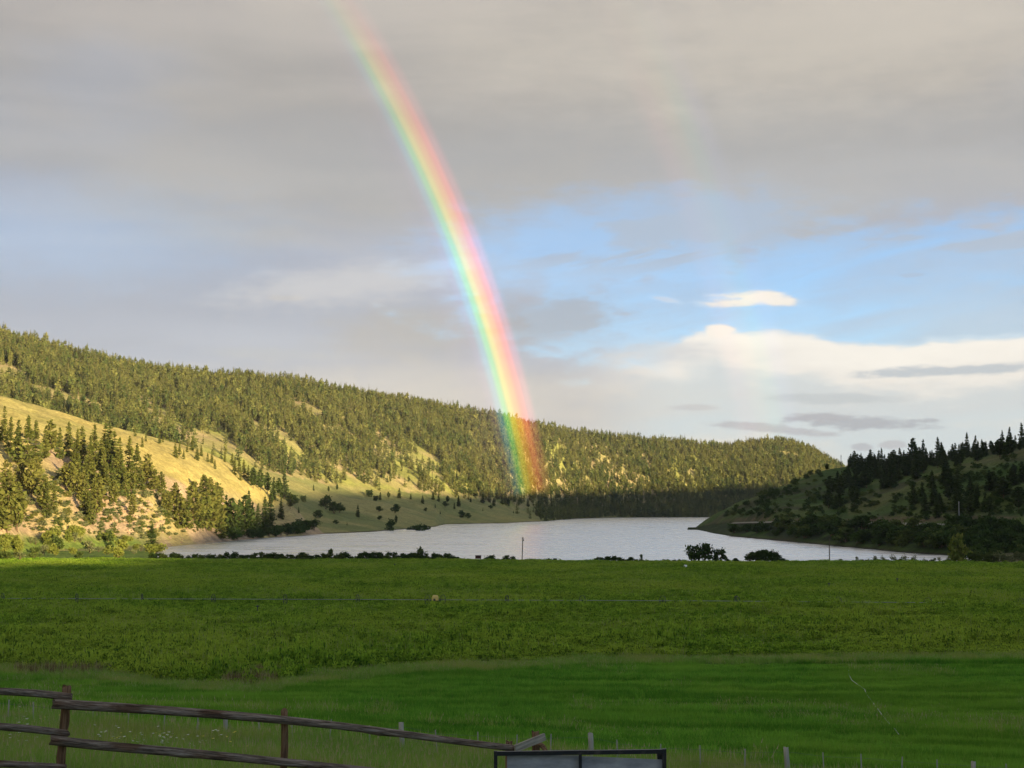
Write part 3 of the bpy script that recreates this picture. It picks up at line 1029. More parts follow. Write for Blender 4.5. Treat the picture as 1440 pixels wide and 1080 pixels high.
def leafy(seed, H, W_, nq, lobes, stems=3, leaf=0.45, low=0.05):
    """broad-leaved shrub or tree: leaf quads over several uneven lobes"""
    rng = np.random.default_rng(seed)
    cs, rs_ = [], []
    for i in range(lobes):
        a = rng.uniform(0, 6.3)
        q = rng.uniform(0, 1) ** 0.6
        zz = H * rng.uniform(low + 0.14, 0.84)
        wid = W_ * 0.5 * (0.35 + 0.65 * math.sin(PI * min(0.98, zz / H + 0.15)))
        cs.append((math.cos(a) * wid * q * 0.75, math.sin(a) * wid * q * 0.75, zz))
        rs_.append((W_ * rng.uniform(0.14, 0.26), H * rng.uniform(0.12, 0.22)))
    cen, dr = [], []
    for i in range(nq):
        k = rng.integers(0, lobes)
        d = rng.normal(0, 1, 3)
        d /= np.linalg.norm(d)
        r = rng.uniform(0.55, 1.08) if rng.random() > 0.16 else rng.uniform(1.0, 1.55)
        cen.append(np.array(cs[k]) + d * np.array([rs_[k][0], rs_[k][0], rs_[k][1]]) * r)
        dr.append(d + rng.normal(0, 0.8, 3))
    cen = np.array(cen)
    cen[:, 2] = np.maximum(cen[:, 2], H * 0.03)
    g = leaf * rng.uniform(0.6, 1.4, nq)
    v, f = sprays(cen, np.array(dr), g, g * 0.8, np.array([0.1, 0.05, 1.0]), rng)
    mb = MB()
    for s_ in range(stems):
        k = s_ % lobes
        base_ = (rng.normal(0, W_ * 0.04), rng.normal(0, W_ * 0.04), -0.4)
        mid_ = np.array(cs[k]) * np.array([0.5, 0.5, 0.45])
        r = 0.022 * H
        mb.tube(base_, mid_, r, r * 0.7, 5)
        mb.tube(mid_, cs[k], r * 0.7, r * 0.25, 5)
    return mb, v, f


bark, N, b = mat('bark', 0.95, 0.1)
bo = N.n('ShaderNodeTexCoord').outputs['Object']
N.put(b.inputs['Base Color'], N.mix(N.noise(N.vm('MULTIPLY', bo, (3, 3, 0.6)), 1.5, 4), (0.06, 0.045, 0.03), (0.20, 0.13, 0.075)))
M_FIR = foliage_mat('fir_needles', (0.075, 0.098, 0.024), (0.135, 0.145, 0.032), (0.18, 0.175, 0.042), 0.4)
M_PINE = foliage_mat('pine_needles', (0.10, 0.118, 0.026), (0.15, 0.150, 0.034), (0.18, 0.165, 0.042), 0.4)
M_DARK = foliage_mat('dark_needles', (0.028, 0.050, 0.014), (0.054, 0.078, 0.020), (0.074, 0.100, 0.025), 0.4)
M_FOREST = foliage_mat('forest_needles', (0.060, 0.090, 0.028), (0.20, 0.200, 0.058), (0.17, 0.17, 0.050), 0.3, 0.25, (0.60, 0.74, 0.72))
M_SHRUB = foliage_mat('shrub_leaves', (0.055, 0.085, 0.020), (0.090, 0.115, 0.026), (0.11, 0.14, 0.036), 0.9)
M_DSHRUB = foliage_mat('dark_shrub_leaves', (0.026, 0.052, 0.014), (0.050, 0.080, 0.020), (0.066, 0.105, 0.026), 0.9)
M_PALE = foliage_mat('pale_willow_leaves', (0.15, 0.16, 0.07), (0.19, 0.19, 0.09), (0.12, 0.15, 0.05), 0.9)
M_LUSH = foliage_mat('lush_leaves', (0.12, 0.155, 0.026), (0.20, 0.22, 0.038), (0.22, 0.22, 0.055), 0.9)


def variants(maker, crown_mat, n, seed):
    out = []
    for i in range(n):
        mb, v, f = maker(seed + i)
        out.append((mb.mesh('trunk_mesh', bark, smooth_sh=True), mesh_np('crown_mesh', v, f, (crown_mat,))))
    return out


NEARC = {
    'fir': variants(lambda s: conifer(s, 'fir', 30, 9, 4, 20.0, 1.15), M_FIR, 5, 100),
    'pine': variants(lambda s: conifer(s, 'pine', 22, 9, 4, 20.0, 1.15), M_PINE, 5, 200),
    'dark': variants(lambda s: conifer(s, 'fir' if s % 4 else 'pine', 30, 9, 4, 20.0, 1.15), M_DARK, 6, 300),
    'shrub': variants(lambda s: leafy(s, 4.0, 4.6, 620, 9, 4, 0.62), M_SHRUB, 4, 400),
    'dshrub': variants(lambda s: leafy(s, 4.0, 5.0, 620, 9, 4, 0.62), M_DSHRUB, 5, 500),
    'pale': variants(lambda s: leafy(s, 4.0, 5.0, 300, 9, 5, 0.5), M_PALE, 4, 600),
    'lush': variants(lambda s: leafy(s, 4.0, 5.0, 620, 9, 4, 0.62), M_LUSH, 4, 700),
}
BASEH = {'fir': 20.0, 'pine': 20.0, 'dark': 20.0, 'shrub': 4.0, 'dshrub': 4.0, 'pale': 4.0, 'lush': 4.0}
COUNTS = {}


def plant(kind, p, H, name, label, cat, group, wide=1.0):
    vr = NEARC[kind][random.randrange(len(NEARC[kind]))]
    s = H / BASEH[kind]
    r = bpy.data.objects.new(name, None)
    COL.objects.link(r)
    r.empty_display_size = 0.5
    r.location = [float(q) for q in p]
    r.rotation_euler = (0, 0, random.uniform(0, 6.28))
    r.scale = (s * wide, s * wide, s)
    link('trunk', vr[0], r)
    link('crown' if cat == 'tree' else 'foliage', vr[1], r)
    tag(r, label, cat, group)
    COUNTS[name] = COUNTS.get(name, 0) + 1
    return r


def plant_px(kind, u, vb, hp, name, label, cat, group, wide=1.0, ymin=0.0):
    """stands where this photo pixel meets the ground; height from its size in pixels there"""
    p = ground_at(u, vb, ymin)
    if p is None:
        return None
    return plant(kind, p, hp * p[1] / F, name, label, cat, group, wide)


def in_poly(n, poly, rng):
    poly = np.array(poly, float)
    lo, hi = poly.min(0), poly.max(0)
    out = []
    while len(out) < n:
        q = lo + rng.random(2) * (hi - lo)
        c = False
        j = len(poly) - 1
        for i in range(len(poly)):
            if (poly[i, 1] > q[1]) != (poly[j, 1] > q[1]) and q[0] < (poly[j, 0] - poly[i, 0]) * (q[1] - poly[i, 1]) / (poly[j, 1] - poly[i, 1]) + poly[i, 0]:
                c = not c
            j = i
        if c:
            out.append(q)
    return out


# --- conifers on the sunlit bluff, one by one
L_BL = 'tall sunlit conifer in the dense stand on the tan bluff'
G_BL = 'conifers of the stand on the sunlit bluff'
for kind, u, vb, hp in [
    ('fir', 4, 622, 52), ('fir', 24, 652, 62), ('fir', 38, 655, 72), ('fir', 50, 650, 60), ('pine', 71, 640, 50), ('fir', 97, 642, 50), ('fir', 108, 655, 52), ('fir', 116, 662, 64),
    ('fir', 133, 657, 62), ('fir', 147, 652, 58), ('fir', 152, 662, 66), ('fir', 160, 664, 58), ('fir', 168, 672, 58), ('fir', 181, 673, 60), ('fir', 192, 680, 58),
    ('pine', 206, 684, 46), ('fir', 140, 676, 60), ('fir', 124, 684, 58), ('fir', 110, 694, 56), ('pine', 101, 700, 46), ('fir', 120, 726, 58), ('fir', 131, 706, 58),
    ('pine', 138, 716, 50), ('fir', 127, 738, 44), ('pine', 60, 722, 52), ('fir', 66, 728, 50), ('pine', 44, 704, 56), ('pine', 30, 690, 44), ('pine', 10, 752, 86), ('pine', 24, 748, 70), ('fir', 2, 744, 80),
    ('pine', 8, 690, 44), ('fir', 84, 646, 46), ('fir', 62, 646, 44), ('fir', 14, 640, 56), ('fir', 126, 668, 56), ('fir', 104, 672, 50), ('fir', 146, 684, 54), ('fir', 158, 690, 50), ('fir', 170, 690, 52), ('pine', 184, 696, 46), ('fir', 198, 690, 46), ('pine', 116, 712, 50), ('pine', 136, 730, 46), ('pine', 92, 690, 38), ('fir', 75, 720, 44), ('pine', 52, 690, 44), ('fir', 150, 690, 40), ('pine', 160, 714, 38), ('fir', 176, 700, 36), ('pine', 186, 730, 34), ('pine', 216, 694, 34), ('pine', 226, 700, 36)]:
    plant_px(kind, u, vb, hp, 'conifer', L_BL, 'tree', G_BL)
L_B2 = 'sunlit conifer on the lower end of the bluff, close to the water'
G_B2 = 'conifers at the foot of the bluff by the lake'
for kind, u, vb, hp in [
    ('pine', 252, 742, 48), ('fir', 262, 744, 52), ('pine', 271, 738, 62), ('fir', 281, 742, 64), ('fir', 290, 744, 72), ('pine', 297, 748, 66), ('pine', 304, 752, 64), ('fir', 311, 758, 50),
    ('pine', 236, 728, 36), ('pine', 287, 704, 36), ('pine', 296, 712, 40), ('pine', 305, 722, 44), ('pine', 246, 712, 34)]:
    plant_px(kind, u, vb, hp, 'conifer', L_B2, 'tree', G_B2)
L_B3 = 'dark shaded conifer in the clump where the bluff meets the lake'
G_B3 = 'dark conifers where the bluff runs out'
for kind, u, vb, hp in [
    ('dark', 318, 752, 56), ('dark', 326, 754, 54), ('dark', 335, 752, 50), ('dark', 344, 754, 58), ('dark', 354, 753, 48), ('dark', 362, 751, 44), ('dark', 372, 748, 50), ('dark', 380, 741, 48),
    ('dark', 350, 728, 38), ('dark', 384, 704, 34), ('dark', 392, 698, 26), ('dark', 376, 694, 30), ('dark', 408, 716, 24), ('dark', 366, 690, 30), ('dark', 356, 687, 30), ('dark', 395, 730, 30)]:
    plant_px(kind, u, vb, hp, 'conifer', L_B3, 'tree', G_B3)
plant_px('dark', 400, 701, 42, 'conifer', 'tall dark conifer standing out where the bluff crest meets the grass slope', 'tree', None)
plant_px('dark', 213, 774, 36, 'conifer', 'dark bushy conifer at the foot of the bluff beside the lake corner', 'tree', None, 1.5)
L_B4 = 'small lone conifer on the golden grass above the bluff'
for u, vb, hp in [(190, 614, 14), (200, 630, 16), (205, 621, 12), (224, 624, 16), (229, 622, 10), (247, 644, 26), (252, 640, 18), (263, 636, 12), (270, 634, 20), (277, 648, 22), (283, 642, 16),
                  (292, 650, 14), (298, 652, 18), (302, 660, 14), (258, 646, 14), (316, 650, 14), (326, 655, 18), (330, 668, 24), (336, 664, 22), (343, 672, 26), (349, 678, 24), (338, 676, 20)]:
    plant_px('fir', u, vb, hp, 'conifer', L_B4, 'tree', 'small conifers on the golden grass')

# --- scattered trees on the shaded grass slope across the lake
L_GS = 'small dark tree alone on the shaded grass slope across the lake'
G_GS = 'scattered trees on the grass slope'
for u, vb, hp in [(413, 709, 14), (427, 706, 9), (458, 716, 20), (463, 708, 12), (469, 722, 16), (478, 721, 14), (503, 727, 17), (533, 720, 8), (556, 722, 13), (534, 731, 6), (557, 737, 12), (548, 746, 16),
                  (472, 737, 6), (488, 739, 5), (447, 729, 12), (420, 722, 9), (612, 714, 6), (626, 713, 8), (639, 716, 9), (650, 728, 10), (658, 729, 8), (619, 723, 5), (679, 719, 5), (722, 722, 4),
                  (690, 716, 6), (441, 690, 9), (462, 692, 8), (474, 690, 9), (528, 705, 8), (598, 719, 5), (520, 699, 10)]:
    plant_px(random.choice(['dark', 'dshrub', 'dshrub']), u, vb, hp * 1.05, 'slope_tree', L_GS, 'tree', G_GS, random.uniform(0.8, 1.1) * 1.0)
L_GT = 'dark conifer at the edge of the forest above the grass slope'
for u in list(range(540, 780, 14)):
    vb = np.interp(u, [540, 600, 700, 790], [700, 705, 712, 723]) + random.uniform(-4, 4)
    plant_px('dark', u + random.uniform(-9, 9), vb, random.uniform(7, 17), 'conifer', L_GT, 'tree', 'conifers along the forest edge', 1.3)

# --- right hill
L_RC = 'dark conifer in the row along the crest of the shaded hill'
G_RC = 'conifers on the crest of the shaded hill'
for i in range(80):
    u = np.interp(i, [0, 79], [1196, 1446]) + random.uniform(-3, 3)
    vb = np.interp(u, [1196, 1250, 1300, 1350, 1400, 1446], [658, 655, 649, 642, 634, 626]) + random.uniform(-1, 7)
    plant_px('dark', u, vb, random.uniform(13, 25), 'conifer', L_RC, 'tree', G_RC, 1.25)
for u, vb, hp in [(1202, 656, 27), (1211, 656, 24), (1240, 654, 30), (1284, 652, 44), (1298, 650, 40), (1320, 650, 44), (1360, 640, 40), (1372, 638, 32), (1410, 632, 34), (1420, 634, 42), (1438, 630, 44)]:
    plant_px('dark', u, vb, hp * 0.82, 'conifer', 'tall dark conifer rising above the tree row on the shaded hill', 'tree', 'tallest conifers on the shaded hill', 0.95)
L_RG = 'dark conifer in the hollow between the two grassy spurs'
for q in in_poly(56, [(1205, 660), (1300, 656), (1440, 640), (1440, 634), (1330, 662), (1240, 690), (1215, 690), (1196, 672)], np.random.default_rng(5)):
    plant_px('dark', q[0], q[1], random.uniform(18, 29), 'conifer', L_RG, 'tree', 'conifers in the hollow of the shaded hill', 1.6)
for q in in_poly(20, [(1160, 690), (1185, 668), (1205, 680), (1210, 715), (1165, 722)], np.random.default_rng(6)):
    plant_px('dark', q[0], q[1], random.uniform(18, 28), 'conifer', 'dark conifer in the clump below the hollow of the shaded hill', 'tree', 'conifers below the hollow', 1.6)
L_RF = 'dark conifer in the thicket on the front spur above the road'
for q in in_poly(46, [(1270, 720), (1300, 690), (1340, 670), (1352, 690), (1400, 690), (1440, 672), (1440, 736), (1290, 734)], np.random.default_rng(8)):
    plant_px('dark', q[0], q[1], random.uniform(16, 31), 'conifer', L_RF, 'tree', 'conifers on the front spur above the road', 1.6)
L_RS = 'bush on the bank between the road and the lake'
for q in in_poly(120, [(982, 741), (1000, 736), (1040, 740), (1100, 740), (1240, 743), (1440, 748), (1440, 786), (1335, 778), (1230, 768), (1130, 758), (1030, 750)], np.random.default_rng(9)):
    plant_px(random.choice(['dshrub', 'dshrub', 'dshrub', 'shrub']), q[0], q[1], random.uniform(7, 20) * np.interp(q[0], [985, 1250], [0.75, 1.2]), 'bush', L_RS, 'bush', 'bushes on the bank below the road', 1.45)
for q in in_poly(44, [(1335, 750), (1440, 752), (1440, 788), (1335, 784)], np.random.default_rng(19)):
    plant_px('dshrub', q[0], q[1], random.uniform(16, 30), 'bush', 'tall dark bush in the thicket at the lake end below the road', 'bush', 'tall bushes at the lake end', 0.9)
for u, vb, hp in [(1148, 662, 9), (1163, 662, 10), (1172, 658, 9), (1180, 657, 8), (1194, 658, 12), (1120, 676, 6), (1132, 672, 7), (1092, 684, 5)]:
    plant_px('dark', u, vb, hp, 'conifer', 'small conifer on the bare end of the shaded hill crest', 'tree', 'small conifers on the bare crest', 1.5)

# --- bushes at the bluff foot and along the field's lake edge
L_BB = 'sunlit green bush at the foot of the tan bluff'
for q in in_poly(56, [(-10, 762), (60, 756), (120, 752), (200, 764), (236, 775), (236, 783), (120, 787), (-10, 792)], np.random.default_rng(11)):
    plant_px(random.choice(['lush', 'lush', 'shrub', 'pale']), q[0], q[1], random.uniform(8, 18), 'bush', L_BB, 'bush', 'bushes at the foot of the bluff', 1.1)
for q in in_poly(34, [(318, 757), (380, 750), (440, 744), (450, 748), (380, 757), (330, 760)], np.random.default_rng(13)):
    plant_px('dshrub', q[0], q[1], random.uniform(8, 18), 'bush', 'dark waterside bush below the conifers at the end of the bluff', 'bush', 'waterside bushes at the end of the bluff', 1.0)
for u, vb, hp in [(583, 745, 12), (590, 746, 14), (598, 745, 13), (574, 745, 9)]:
    plant_px('dshrub', u, vb, hp, 'bush', 'dark green bush on the far waterline of the grass slope', 'bush', 'bushes on the far waterline', 1.0)


def edge_plant(kind, u, top, name, label, cat, group, wide=1.0, back=6.0):
    """stands on the field's far margin; its top is at this photo row"""
    Y = np.interp(u, uc, f_edge) + back
    x = (u - 720) / F * Y
    z = float(hgt(x, Y))
    H = px_z(u, top, Y) - z
    return plant(kind, (x, Y, z), max(H, 0.7), name, label, cat, group, wide)


L_HE = 'low dark shrub in the hedge between the green field and the lake'
for u in np.arange(216, 645, 4.8):
    edge_plant(random.choice(['dshrub', 'dshrub', 'shrub']), u + random.uniform(-2, 2), random.uniform(775.5, 783), 'hedge_shrub', L_HE, 'shrub', 'hedge along the lake', 0.9 + random.random() * .4, random.uniform(0, 9))
for lo, hi, st, t0, t1 in [(686, 726, 5, 780, 786), (738, 790, 6, 784, 789), (836, 905, 5, 781, 787), (905, 965, 7, 786, 791), (1020, 1050, 6, 784, 790), (1092, 1110, 5, 784, 790), (1150, 1180, 5, 786, 792)]:
    for u in np.arange(lo, hi, st):
        edge_plant('dshrub', u + random.uniform(-2, 2), random.uniform(t0, t1), 'low_shrub', 'very low dark shrub at the rim of the green field', 'shrub', 'low shrubs on the rim of the field', 1.3, random.uniform(0, 7))
edge_plant('shrub', 593, 768, 'shore_tree', 'airy young tree rising out of the hedge by the lake', 'tree', None, 0.75)
edge_plant('shrub', 900, 779, 'sapling', 'thin sapling beside the low shrubs on the rim of the field', 'tree', None, 0.5)
edge_plant('shrub', 466, 772, 'sapling', 'thin sapling sticking out of the long hedge', 'tree', None, 0.5)
for u, t, wd in [(975, 765, .75), (989, 763, .8)]:
    edge_plant('dshrub', u, t, 'shore_tree', 'round dark leafy tree of the pair grown together by the water', 'tree', 'round trees by the water', wd)
edge_plant('dshrub', 1011, 771, 'shore_tree', 'smaller pointed dark tree between the round trees and the wide thicket', 'tree', None, 0.85)
for u, t in [(1054, 774), (1063, 772), (1073, 772), (1082, 774), (1091, 776), (1068, 775)]:
    edge_plant('dshrub', u, t, 'bush', 'dark bush of the wide thicket standing alone by the water', 'bush', 'wide thicket by the water', 0.8)
for u, t in [(1203, 782), (1228, 781), (1240, 779), (1252, 779), (1266, 777), (1283, 780), (1298, 783), (1310, 784), (1219, 785), (1318, 783)]:
    edge_plant('pale', u, t, 'pale_shrub', 'pale wispy shrub at the lake corner below the dark bank', 'shrub', 'pale shrubs at the lake corner', 0.75)
edge_plant('lush', 1342, 750, 'shore_tree', 'tall light green tree at the lake corner before the dark hill', 'tree', None, 0.55)
edge_plant('lush', 1350, 766, 'shore_tree', 'lower leaning light green tree under the tall one at the lake corner', 'tree', None, 0.8)
for u in np.arange(1362, 1450, 5.5):
    edge_plant('shrub' if u < 1392 else 'pale', u, random.uniform(773, 780), 'willow_bush', 'grey green willow bush in the row at the corner of the field', 'bush', 'willow bushes at the corner of the field', 0.95)
for u in np.arange(1180, 1362, 6):
    edge_plant('dshrub', u, random.uniform(785, 790), 'low_shrub', 'low dark shrub under the pale shrubs at the lake corner', 'shrub', 'low shrubs at the lake corner', 1.3, 3)
print('plants', COUNTS)


# ------------------------------------------------------------------ scattered masses (stuff): instances on points
def scatter(name, label, pts, rot, scl, which, sources):
    me = bpy.data.meshes.new(name)
    n = len(pts)
    me.vertices.add(n)
    me.vertices.foreach_set('co', np.asarray(pts, np.float32).ravel())
    for nm, ty, arr, key in (('rot', 'FLOAT_VECTOR', rot, 'vector'), ('scl', 'FLOAT_VECTOR', scl, 'vector'), ('which', 'INT', which, 'value')):
        at = me.attributes.new(nm, ty, 'POINT')
        at.data.foreach_set(key, np.asarray(arr, np.int32 if ty == 'INT' else np.float32).ravel())
    me.update()
    ob = link(name, me)
    ng = bpy.data.node_groups.new(name + '_scatter', 'GeometryNodeTree')
    ng.interface.new_socket('Geometry', in_out='INPUT', socket_type='NodeSocketGeometry')
    ng.interface.new_socket('Geometry', in_out='OUTPUT', socket_type='NodeSocketGeometry')
    nd = ng.nodes.new
    gi, go = nd('NodeGroupInput'), nd('NodeGroupOutput')
    jn = nd('GeometryNodeJoinGeometry')
    for s in reversed(sources):
        oi = nd('GeometryNodeObjectInfo')
        oi.inputs['Object'].default_value = s
        oi.inputs['As Instance'].default_value = True
        ng.links.new(oi.outputs['Geometry'], jn.inputs[0])
    iop = nd('GeometryNodeInstanceOnPoints')
    iop.inputs['Pick Instance'].default_value = True

    def attr(nm, ty):
        a = nd('GeometryNodeInputNamedAttribute')
        a.data_type = ty
        a.inputs['Name'].default_value = nm
        return [q for q in a.outputs if q.enabled and q.name == 'Attribute'][0]
    ng.links.new(gi.outputs[0], iop.inputs['Points'])
    ng.links.new(jn.outputs[0], iop.inputs['Instance'])
    ng.links.new(attr('which', 'INT'), iop.inputs['Instance Index'])
    ng.links.new(attr('rot', 'FLOAT_VECTOR'), iop.inputs['Rotation'])
    ng.links.new(attr('scl', 'FLOAT_VECTOR'), iop.inputs['Scale'])
    ng.links.new(iop.outputs[0], go.inputs[0])
    md = ob.modifiers.new('scatter', 'NODES')
    md.node_group = ng
    tag(ob, label, name.split('_')[-1], None, 'stuff')
    return ob


def source(name, me):
    return bpy.data.objects.new(name, me)


# --- low scrub on the bluff and on the shaded hillside
def scrub(name, label, poly, n, kinds, lo, hi, seed):
    rs_ = np.random.default_rng(seed)
    src = [source(name + '_source', mesh_np('scrub_mesh', *leafy(seed + 7 * i, 4.0, 5.6, 260, 9, 2, 0.8)[1:], (k_,))) for i, k_ in enumerate(kinds)]
    P_, S_ = [], []
    for q in in_poly(n, poly, rs_):
        g_ = ground_at(q[0], q[1])
        if g_ is not None and zone_at(g_[0], g_[1]) in (1, 4):
            P_.append(g_)
            S_.append(rs_.uniform(lo, hi) * g_[1] / F / 4.0)
    P_, S_ = np.array(P_), np.array(S_)
    m_ = len(P_)
    scatter(name, label, P_, np.stack([np.zeros(m_), np.zeros(m_), rs_.uniform(0, 6.28, m_)], -1), np.stack([S_ * 1.2, S_ * 1.2, S_], -1), rs_.integers(0, len(src), m_), src)


scrub('bluff_scrub', 'low dry scrub dotted over the sunlit slope of the bluff', [(-10, 745), (0, 690), (90, 655), (240, 695), (310, 745), (250, 755), (200, 760), (100, 750)], 620,
      [M_SHRUB, M_PALE, M_PALE, M_PINE], 1.2, 9, 12)
scrub('hillside_scrub', 'low dark scrub dotted over the shaded grassy hillside', [(1000, 728), (1060, 700), (1150, 664), (1180, 700), (1250, 690), (1330, 662), (1440, 634), (1440, 732), (1300, 732), (1100, 731)], 420,
      [M_DSHRUB, M_DSHRUB, M_SHRUB], 2.0, 9, 14)

# --- broken rock on the bluff face
rockm, N, b = mat('tan_rock', 0.95, 0.1)
N.put(b.inputs['Base Color'], N.mix(N.noise(N.n('ShaderNodeTexCoord').outputs['Object'], 1.2, 4), (0.24, 0.17, 0.105), (0.38, 0.275, 0.17)))


def rock_mesh(seed):
    r_ = np.random.default_rng(seed)
    v, f = [], []
    n_, m_ = 9, 5
    for j in range(m_ + 1):
        t = PI * j / m_
        for i in range(n_):
            a = 2 * PI * i / n_
            q = r_.uniform(0.62, 1.15)
            v.append((math.sin(t) * math.cos(a) * q, math.sin(t) * math.sin(a) * q * 0.8, math.cos(t) * q * 0.75))
    for j in range(m_):
        for i in range(n_):
            f.append((j * n_ + i, (j + 1) * n_ + i, (j + 1) * n_ + (i + 1) % n_, j * n_ + (i + 1) % n_))
    return mesh_np('rock_mesh', v, f, (rockm,))


RS_ = [source('rock_source', rock_mesh(60 + i)) for i in range(4)]
rs2 = np.random.default_rng(31)
rp_ = []
for q in in_poly(620, [(-10, 745), (0, 660), (60, 668), (110, 690), (170, 700), (235, 700), (310, 752), (250, 764), (200, 752), (100, 752)], rs2):
    g_ = ground_at(q[0], q[1])
    if g_ is not None and zone_at(g_[0], g_[1]) == 1 and fbm(g_[0], g_[1], 30, 3, 44) > 0.47:
        rp_.append(g_)
rp_ = np.array(rp_)
n = len(rp_)
sz_ = rs2.uniform(0.25, 1.0, n) ** 2.5 * 1.9
scatter('bluff_rocks', 'broken tan rock outcrops scattered over the bluff face', rp_, rs2.uniform(-0.5, 0.5, (n, 3)) + np.array([0, 0, 1.0]) * rs2.uniform(0, 6, (n, 1)),
        np.stack([sz_ * 1.3, sz_, sz_ * 1.1], -1), rs2.integers(0, 4, n), RS_)

# --- the far forest
fsrc = []
for i in range(6):
    mb, v, f = conifer(900 + i, 'fir' if i % 3 else 'pine', 16, 6, 2, 20.0, 1.1)
    tv, tf = [], []
    k = len(v)
    me = mesh_np('forest_tree_mesh', np.concatenate([v, np.array(mb.v)]), [tuple(q) for q in f.tolist()] + [tuple(k + a for a in q) for q in mb.f], (M_FOREST, bark),
                 False, [0] * len(f) + [1] * len(mb.f))
    fsrc.append(source('forest_tree_source', me))
rng = np.random.default_rng(3)
NF = 135000
fy_ = np.sqrt(rng.uniform(1250 ** 2, 3650 ** 2, NF))
fu_ = rng.uniform(-190, 1330, NF)
fx_ = (fu_ - 720) / F * fy_
zf_ = zone_at(fx_, fy_)
ok = (zf_ == 3) | ((zf_ == 2) & (fu_ > 725 + 90 * rng.random(NF) ** 0.7) & (fy_ > np.interp(fu_, uc, fs) + 12))
clr = 0.55 * fbm(fx_ + 0.55 * fy_, fy_ * 0.35, 120, 4, 91) + 0.45 * fbm(fx_ + 0.4 * fy_, fy_ * 0.5, 42, 3, 191)
dens = np.maximum(0.08 + 0.92 * smooth(clr, 0.63, 0.545), 0.8 * smooth(fu_, 670, 730))
footd = np.interp(fu_, uc, ft_y)
dens *= np.maximum(0.3 + 0.7 * smooth(fy_ - footd, -10, 90), smooth(fu_, 760, 800))
for cu, cv, ru, rv, tl in [(432, 577, 34, 7, 0.35), (10, 528, 26, 14, 0.2), (70, 556, 50, 9, 0.3), (130, 572, 36, 7, 0.3), (586, 632, 30, 5, 0.6), (606, 650, 22, 5, 0.6),
                           (480, 612, 16, 5, 0.6), (545, 672, 20, 4, 0.5), (640, 668, 16, 4, 0.5), (714, 644, 5, 4, 0.5), (500, 600, 12, 4, 0.6), (20, 478, 12, 6, 0.3), (560, 690, 30, 4, 0.3),
                           (655, 688, 14, 3, 0.5), (480, 640, 14, 4, .6), (1110, 640, 20, 3, 0.2)]:
    fv = VH - (hgt(fx_, fy_) + 0 - CAMZ) / fy_ * F
    dens *= smooth(((fu_ - cu) / ru) ** 2 + ((fv - cv - tl * (fu_ - cu)) / rv) ** 2, 0.6, 1.5)
ok &= rng.random(NF) < dens
ok &= (fy_ < np.interp(fu_, uc, cr_y) + 90)
fx_, fy_ = fx_[ok], fy_[ok]
n = len(fx_)
print('forest trees', n)
hs = np.clip(rng.normal(0.76, 0.20, n), 0.3, 1.3)
wdt = (0.30 + 0.6 * hs) * rng.uniform(0.7, 1.25, n)
scatter('conifer_forest', 'dense conifer forest covering the long sunlit ridge beyond the lake', np.stack([fx_, fy_, hgt(fx_, fy_)], -1),
        np.stack([rng.normal(0, .02, n), rng.normal(0, .02, n), rng.uniform(0, 6.28, n)], -1), np.stack([wdt, wdt, hs], -1), rng.integers(0, 6, n), fsrc)


# --- grasses
def grass_mat(name, c1, c2, c3, big=0.03, swath=None):
    m = bpy.data.materials.new(name)
    m.use_nodes = True
    N = NT(m.node_tree)
    info = N.n('ShaderNodeObjectInfo')
    geo = N.n('ShaderNodeNewGeometry')
    nz = N.noise(N.vm('MULTIPLY', geo.outputs['Position'], (1, 0.6, 1)), big, 4, 0.6)
    c = N.mix(info.outputs['Random'], c1, c2)
    c = N.mix(N.ss(nz, 0.42, 0.62), c, c3)
    if swath:
        st = N.noise(N.vm('MULTIPLY', geo.outputs['Position'], (0.03, 0.42, 0.0)), 1.0, 3, 0.5)
        c = N.mix(N.ss(st, 0.40, 0.60), c, N.mix(1.0, c, swath, 'MULTIPLY'))
    d = N.n('ShaderNodeBsdfDiffuse')
    N.put(d.inputs[0], c)
    tr = N.n('ShaderNodeBsdfTranslucent')
    N.put(tr.inputs[0], c)
    mx = N.n('ShaderNodeMixShader')
    mx.inputs[0].default_value = 0.42
    N.put(mx.inputs[1], d.outputs[0])
    N.put(mx.inputs[2], tr.outputs[0])
    o = N.n('ShaderNodeOutputMaterial')
    N.put(o.inputs[0], mx.outputs[0])
    return m


def tuft_mesh(name, seed, n, H, R, w, lean, mats, straw=0.0, heads=0.0):
    rng = np.random.default_rng(seed)
    v, f, fm = [], [], []
    for i in range(n):
        a = rng.uniform(0, 6.28)
        r = R * math.sqrt(rng.random())
        p = np.array([r * math.cos(a), r * math.sin(a), -0.03])
        h = H * rng.uniform(0.55, 1.15)
        d = rng.uniform(0, 6.28)
        l_ = lean * rng.uniform(0.2, 1.3) * h
        off = np.array([math.cos(d) * l_, math.sin(d) * l_, 0])
        b_ = rng.uniform(0, 3.14)
        sdv = np.array([math.cos(b_), math.sin(b_), 0]) * w * rng.uniform(0.7, 1.3)
        k = len(v)
        v += [p - sdv * .5, p + sdv * .5, p + off * .35 + (0, 0, h * .55) + sdv * .45, p + off * .35 + (0, 0, h * .55) - sdv * .45, p + off + (0, 0, h)]
        mi = 1 if rng.random() < straw else 0
        f += [(k, k + 1, k + 2, k + 3), (k + 3, k + 2, k + 4)]
        fm += [mi, mi]
        if rng.random() < heads:
            k = len(v)
            t = p + off * 1.02 + np.array([0, 0, h])
            s2 = sdv / np.linalg.norm(sdv) * w * 0.8
            v += [t - s2 - (0, 0, .09 * H), t + s2 - (0, 0, .09 * H), t + (off * .12) + (0, 0, .14 * H)]
            f += [(k, k + 1, k + 2)]
            fm += [1]
    return mesh_np(name, np.array(v), f, mats, False, fm)


